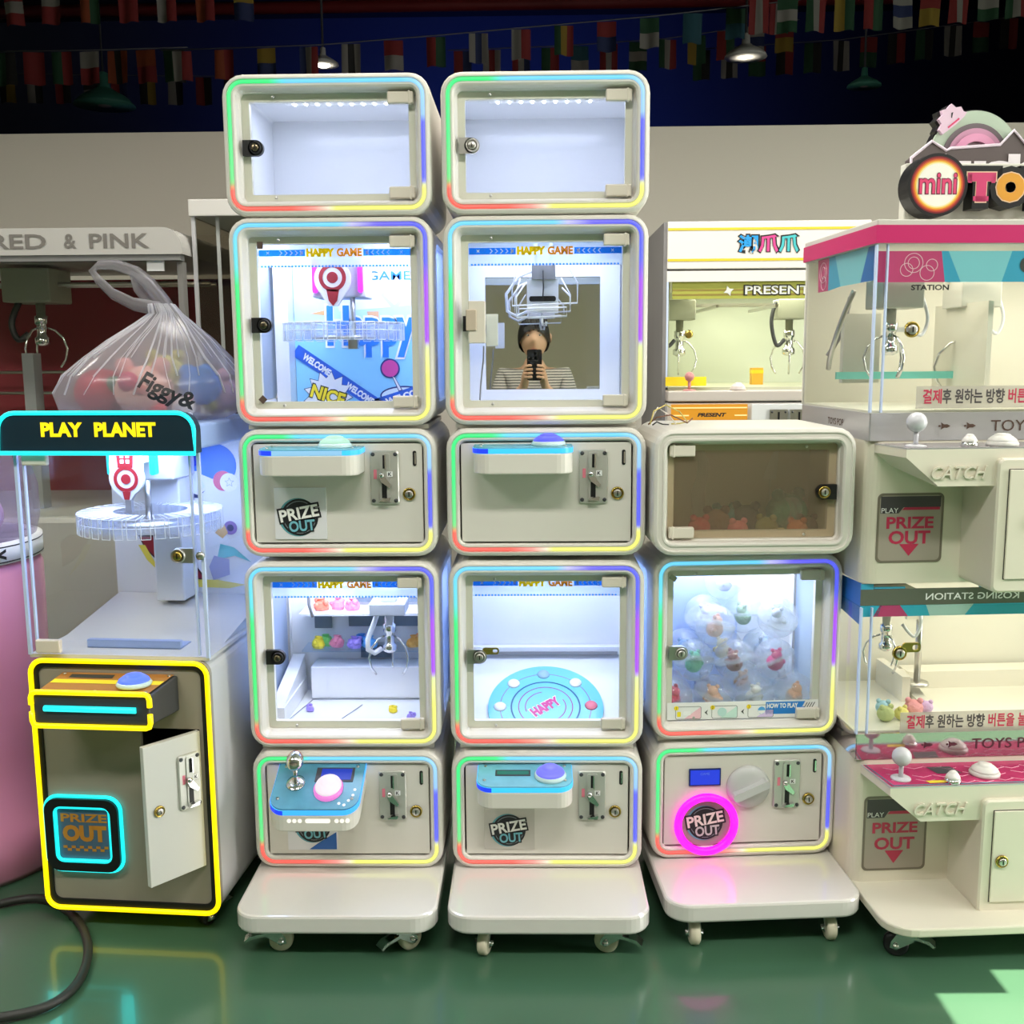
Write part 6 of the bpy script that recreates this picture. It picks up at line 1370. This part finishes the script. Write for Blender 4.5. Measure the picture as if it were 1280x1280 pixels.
for i in range(9): x = -.055 + i * .0138; m.tube([tuple(HC + Vector((x, .066, .102))), tuple(HC + Vector((x + .006, .095 - abs(x) * .35, .075))), tuple(HC + Vector((x + .012, .099 - abs(x) * .5, .05 - .01 * (i % 2))))], .009, 6, taper=lambda t: .010 * (1 - t) + .003)
pchild('hair', m)
V2 = [(0, 0, .76), (0, 0, .93), (0, .005, 1.08), (0, -.005, 1.19), (0, .002, 1.235)]; E2 = [(0, 1), (1, 2), (2, 3), (3, 4)]; R2 = [(.148, .112), (.142, .108), (.155, .108), (.118, .085), (.058, .055)]
for s in (-1, 1): k = len(V2); V2 += [(s * .158, -.005, 1.205), (s * .186, .045, 1.09), (s * .198, .072, 1.02)]; E2 += [(3, k), (k, k + 1), (k + 1, k + 2)]; R2 += [.063, .054, .052]
skin_obj('shirt', V2, E2, R2, SHIRT, 0, 2, pe)
V3 = [(0, 0, .82)]; E3 = []; R3 = [(.135, .10)]
for s in (-1, 1): k = len(V3); V3 += [(s * .075, 0, .73), (s * .08, .02, .42), (s * .085, -.005, .085)]; E3 += [(0, k), (k, k + 1), (k + 1, k + 2)]; R3 += [.088, .066, .055]
skin_obj('trousers', V3, E3, R3, PANTS, 0, 2, pe)
for s in (-1, 1):
    m = MB(mat('white sneaker', (210, 208, 202), .6)); m.loft([[(s * .09 + r_ * .038 * cos(a), yy + .0, h_ + r_ * .03 * max(-.6, sin(a))) for a in [2 * pi * t / 14 for t in range(14)]] for yy, r_, h_ in ((-.07, .6, .028), (-.05, .95, .034), (0, 1.05, .036), (.06, 1.05, .03), (.11, .95, .027), (.14, .6, .024))], cap0=True, cap1=True, smooth=True); pchild('shoe', m)
# the phone: camera lens flush with its back, right behind the viewpoint
T = Thing('phone', 'black phone held upright in both hands by the person in the mirror', 'phone', (0, -.004, 0), off=(0, 0, 1.188))
m = MB(mat('black phone body', (24, 24, 28), .25)); m.loft([[(x, y_, z_) for x, z_ in rrect(-.017 + i, .059 - i, 1.188 + i, 1.344 - i, .010)] for i, y_ in ((.001, -.0145), (0, -.0125), (0, -.009), (.001, -.0075))], cap0=True, cap1=True); T.part('phone_body', m)
m = MB(BLACK); m.prism(rrect(-.013, .040, 1.286, 1.340, .008), -.0075, -.006); 
for x, z_ in ((0, 1.30), (.024, 1.325), (.026, 1.302)): m.mat(STEEL).lathe([(.0085, 0), (.0085, .0012)], 20, (x, -.006, z_), 'Y'); m.mat(mat('lens glass', (30, 34, 48), .05)).lathe([(.0065, 0), (.0065, .0015)], 18, (x, -.006, z_), 'Y')
T.part('camera_bump', m); m = MB(mat('phone screen', (40, 44, 50), .1)); m.prism(rrect(-.014, .056, 1.191, 1.341, .008), -.0152, -.0146); T.part('screen', m)
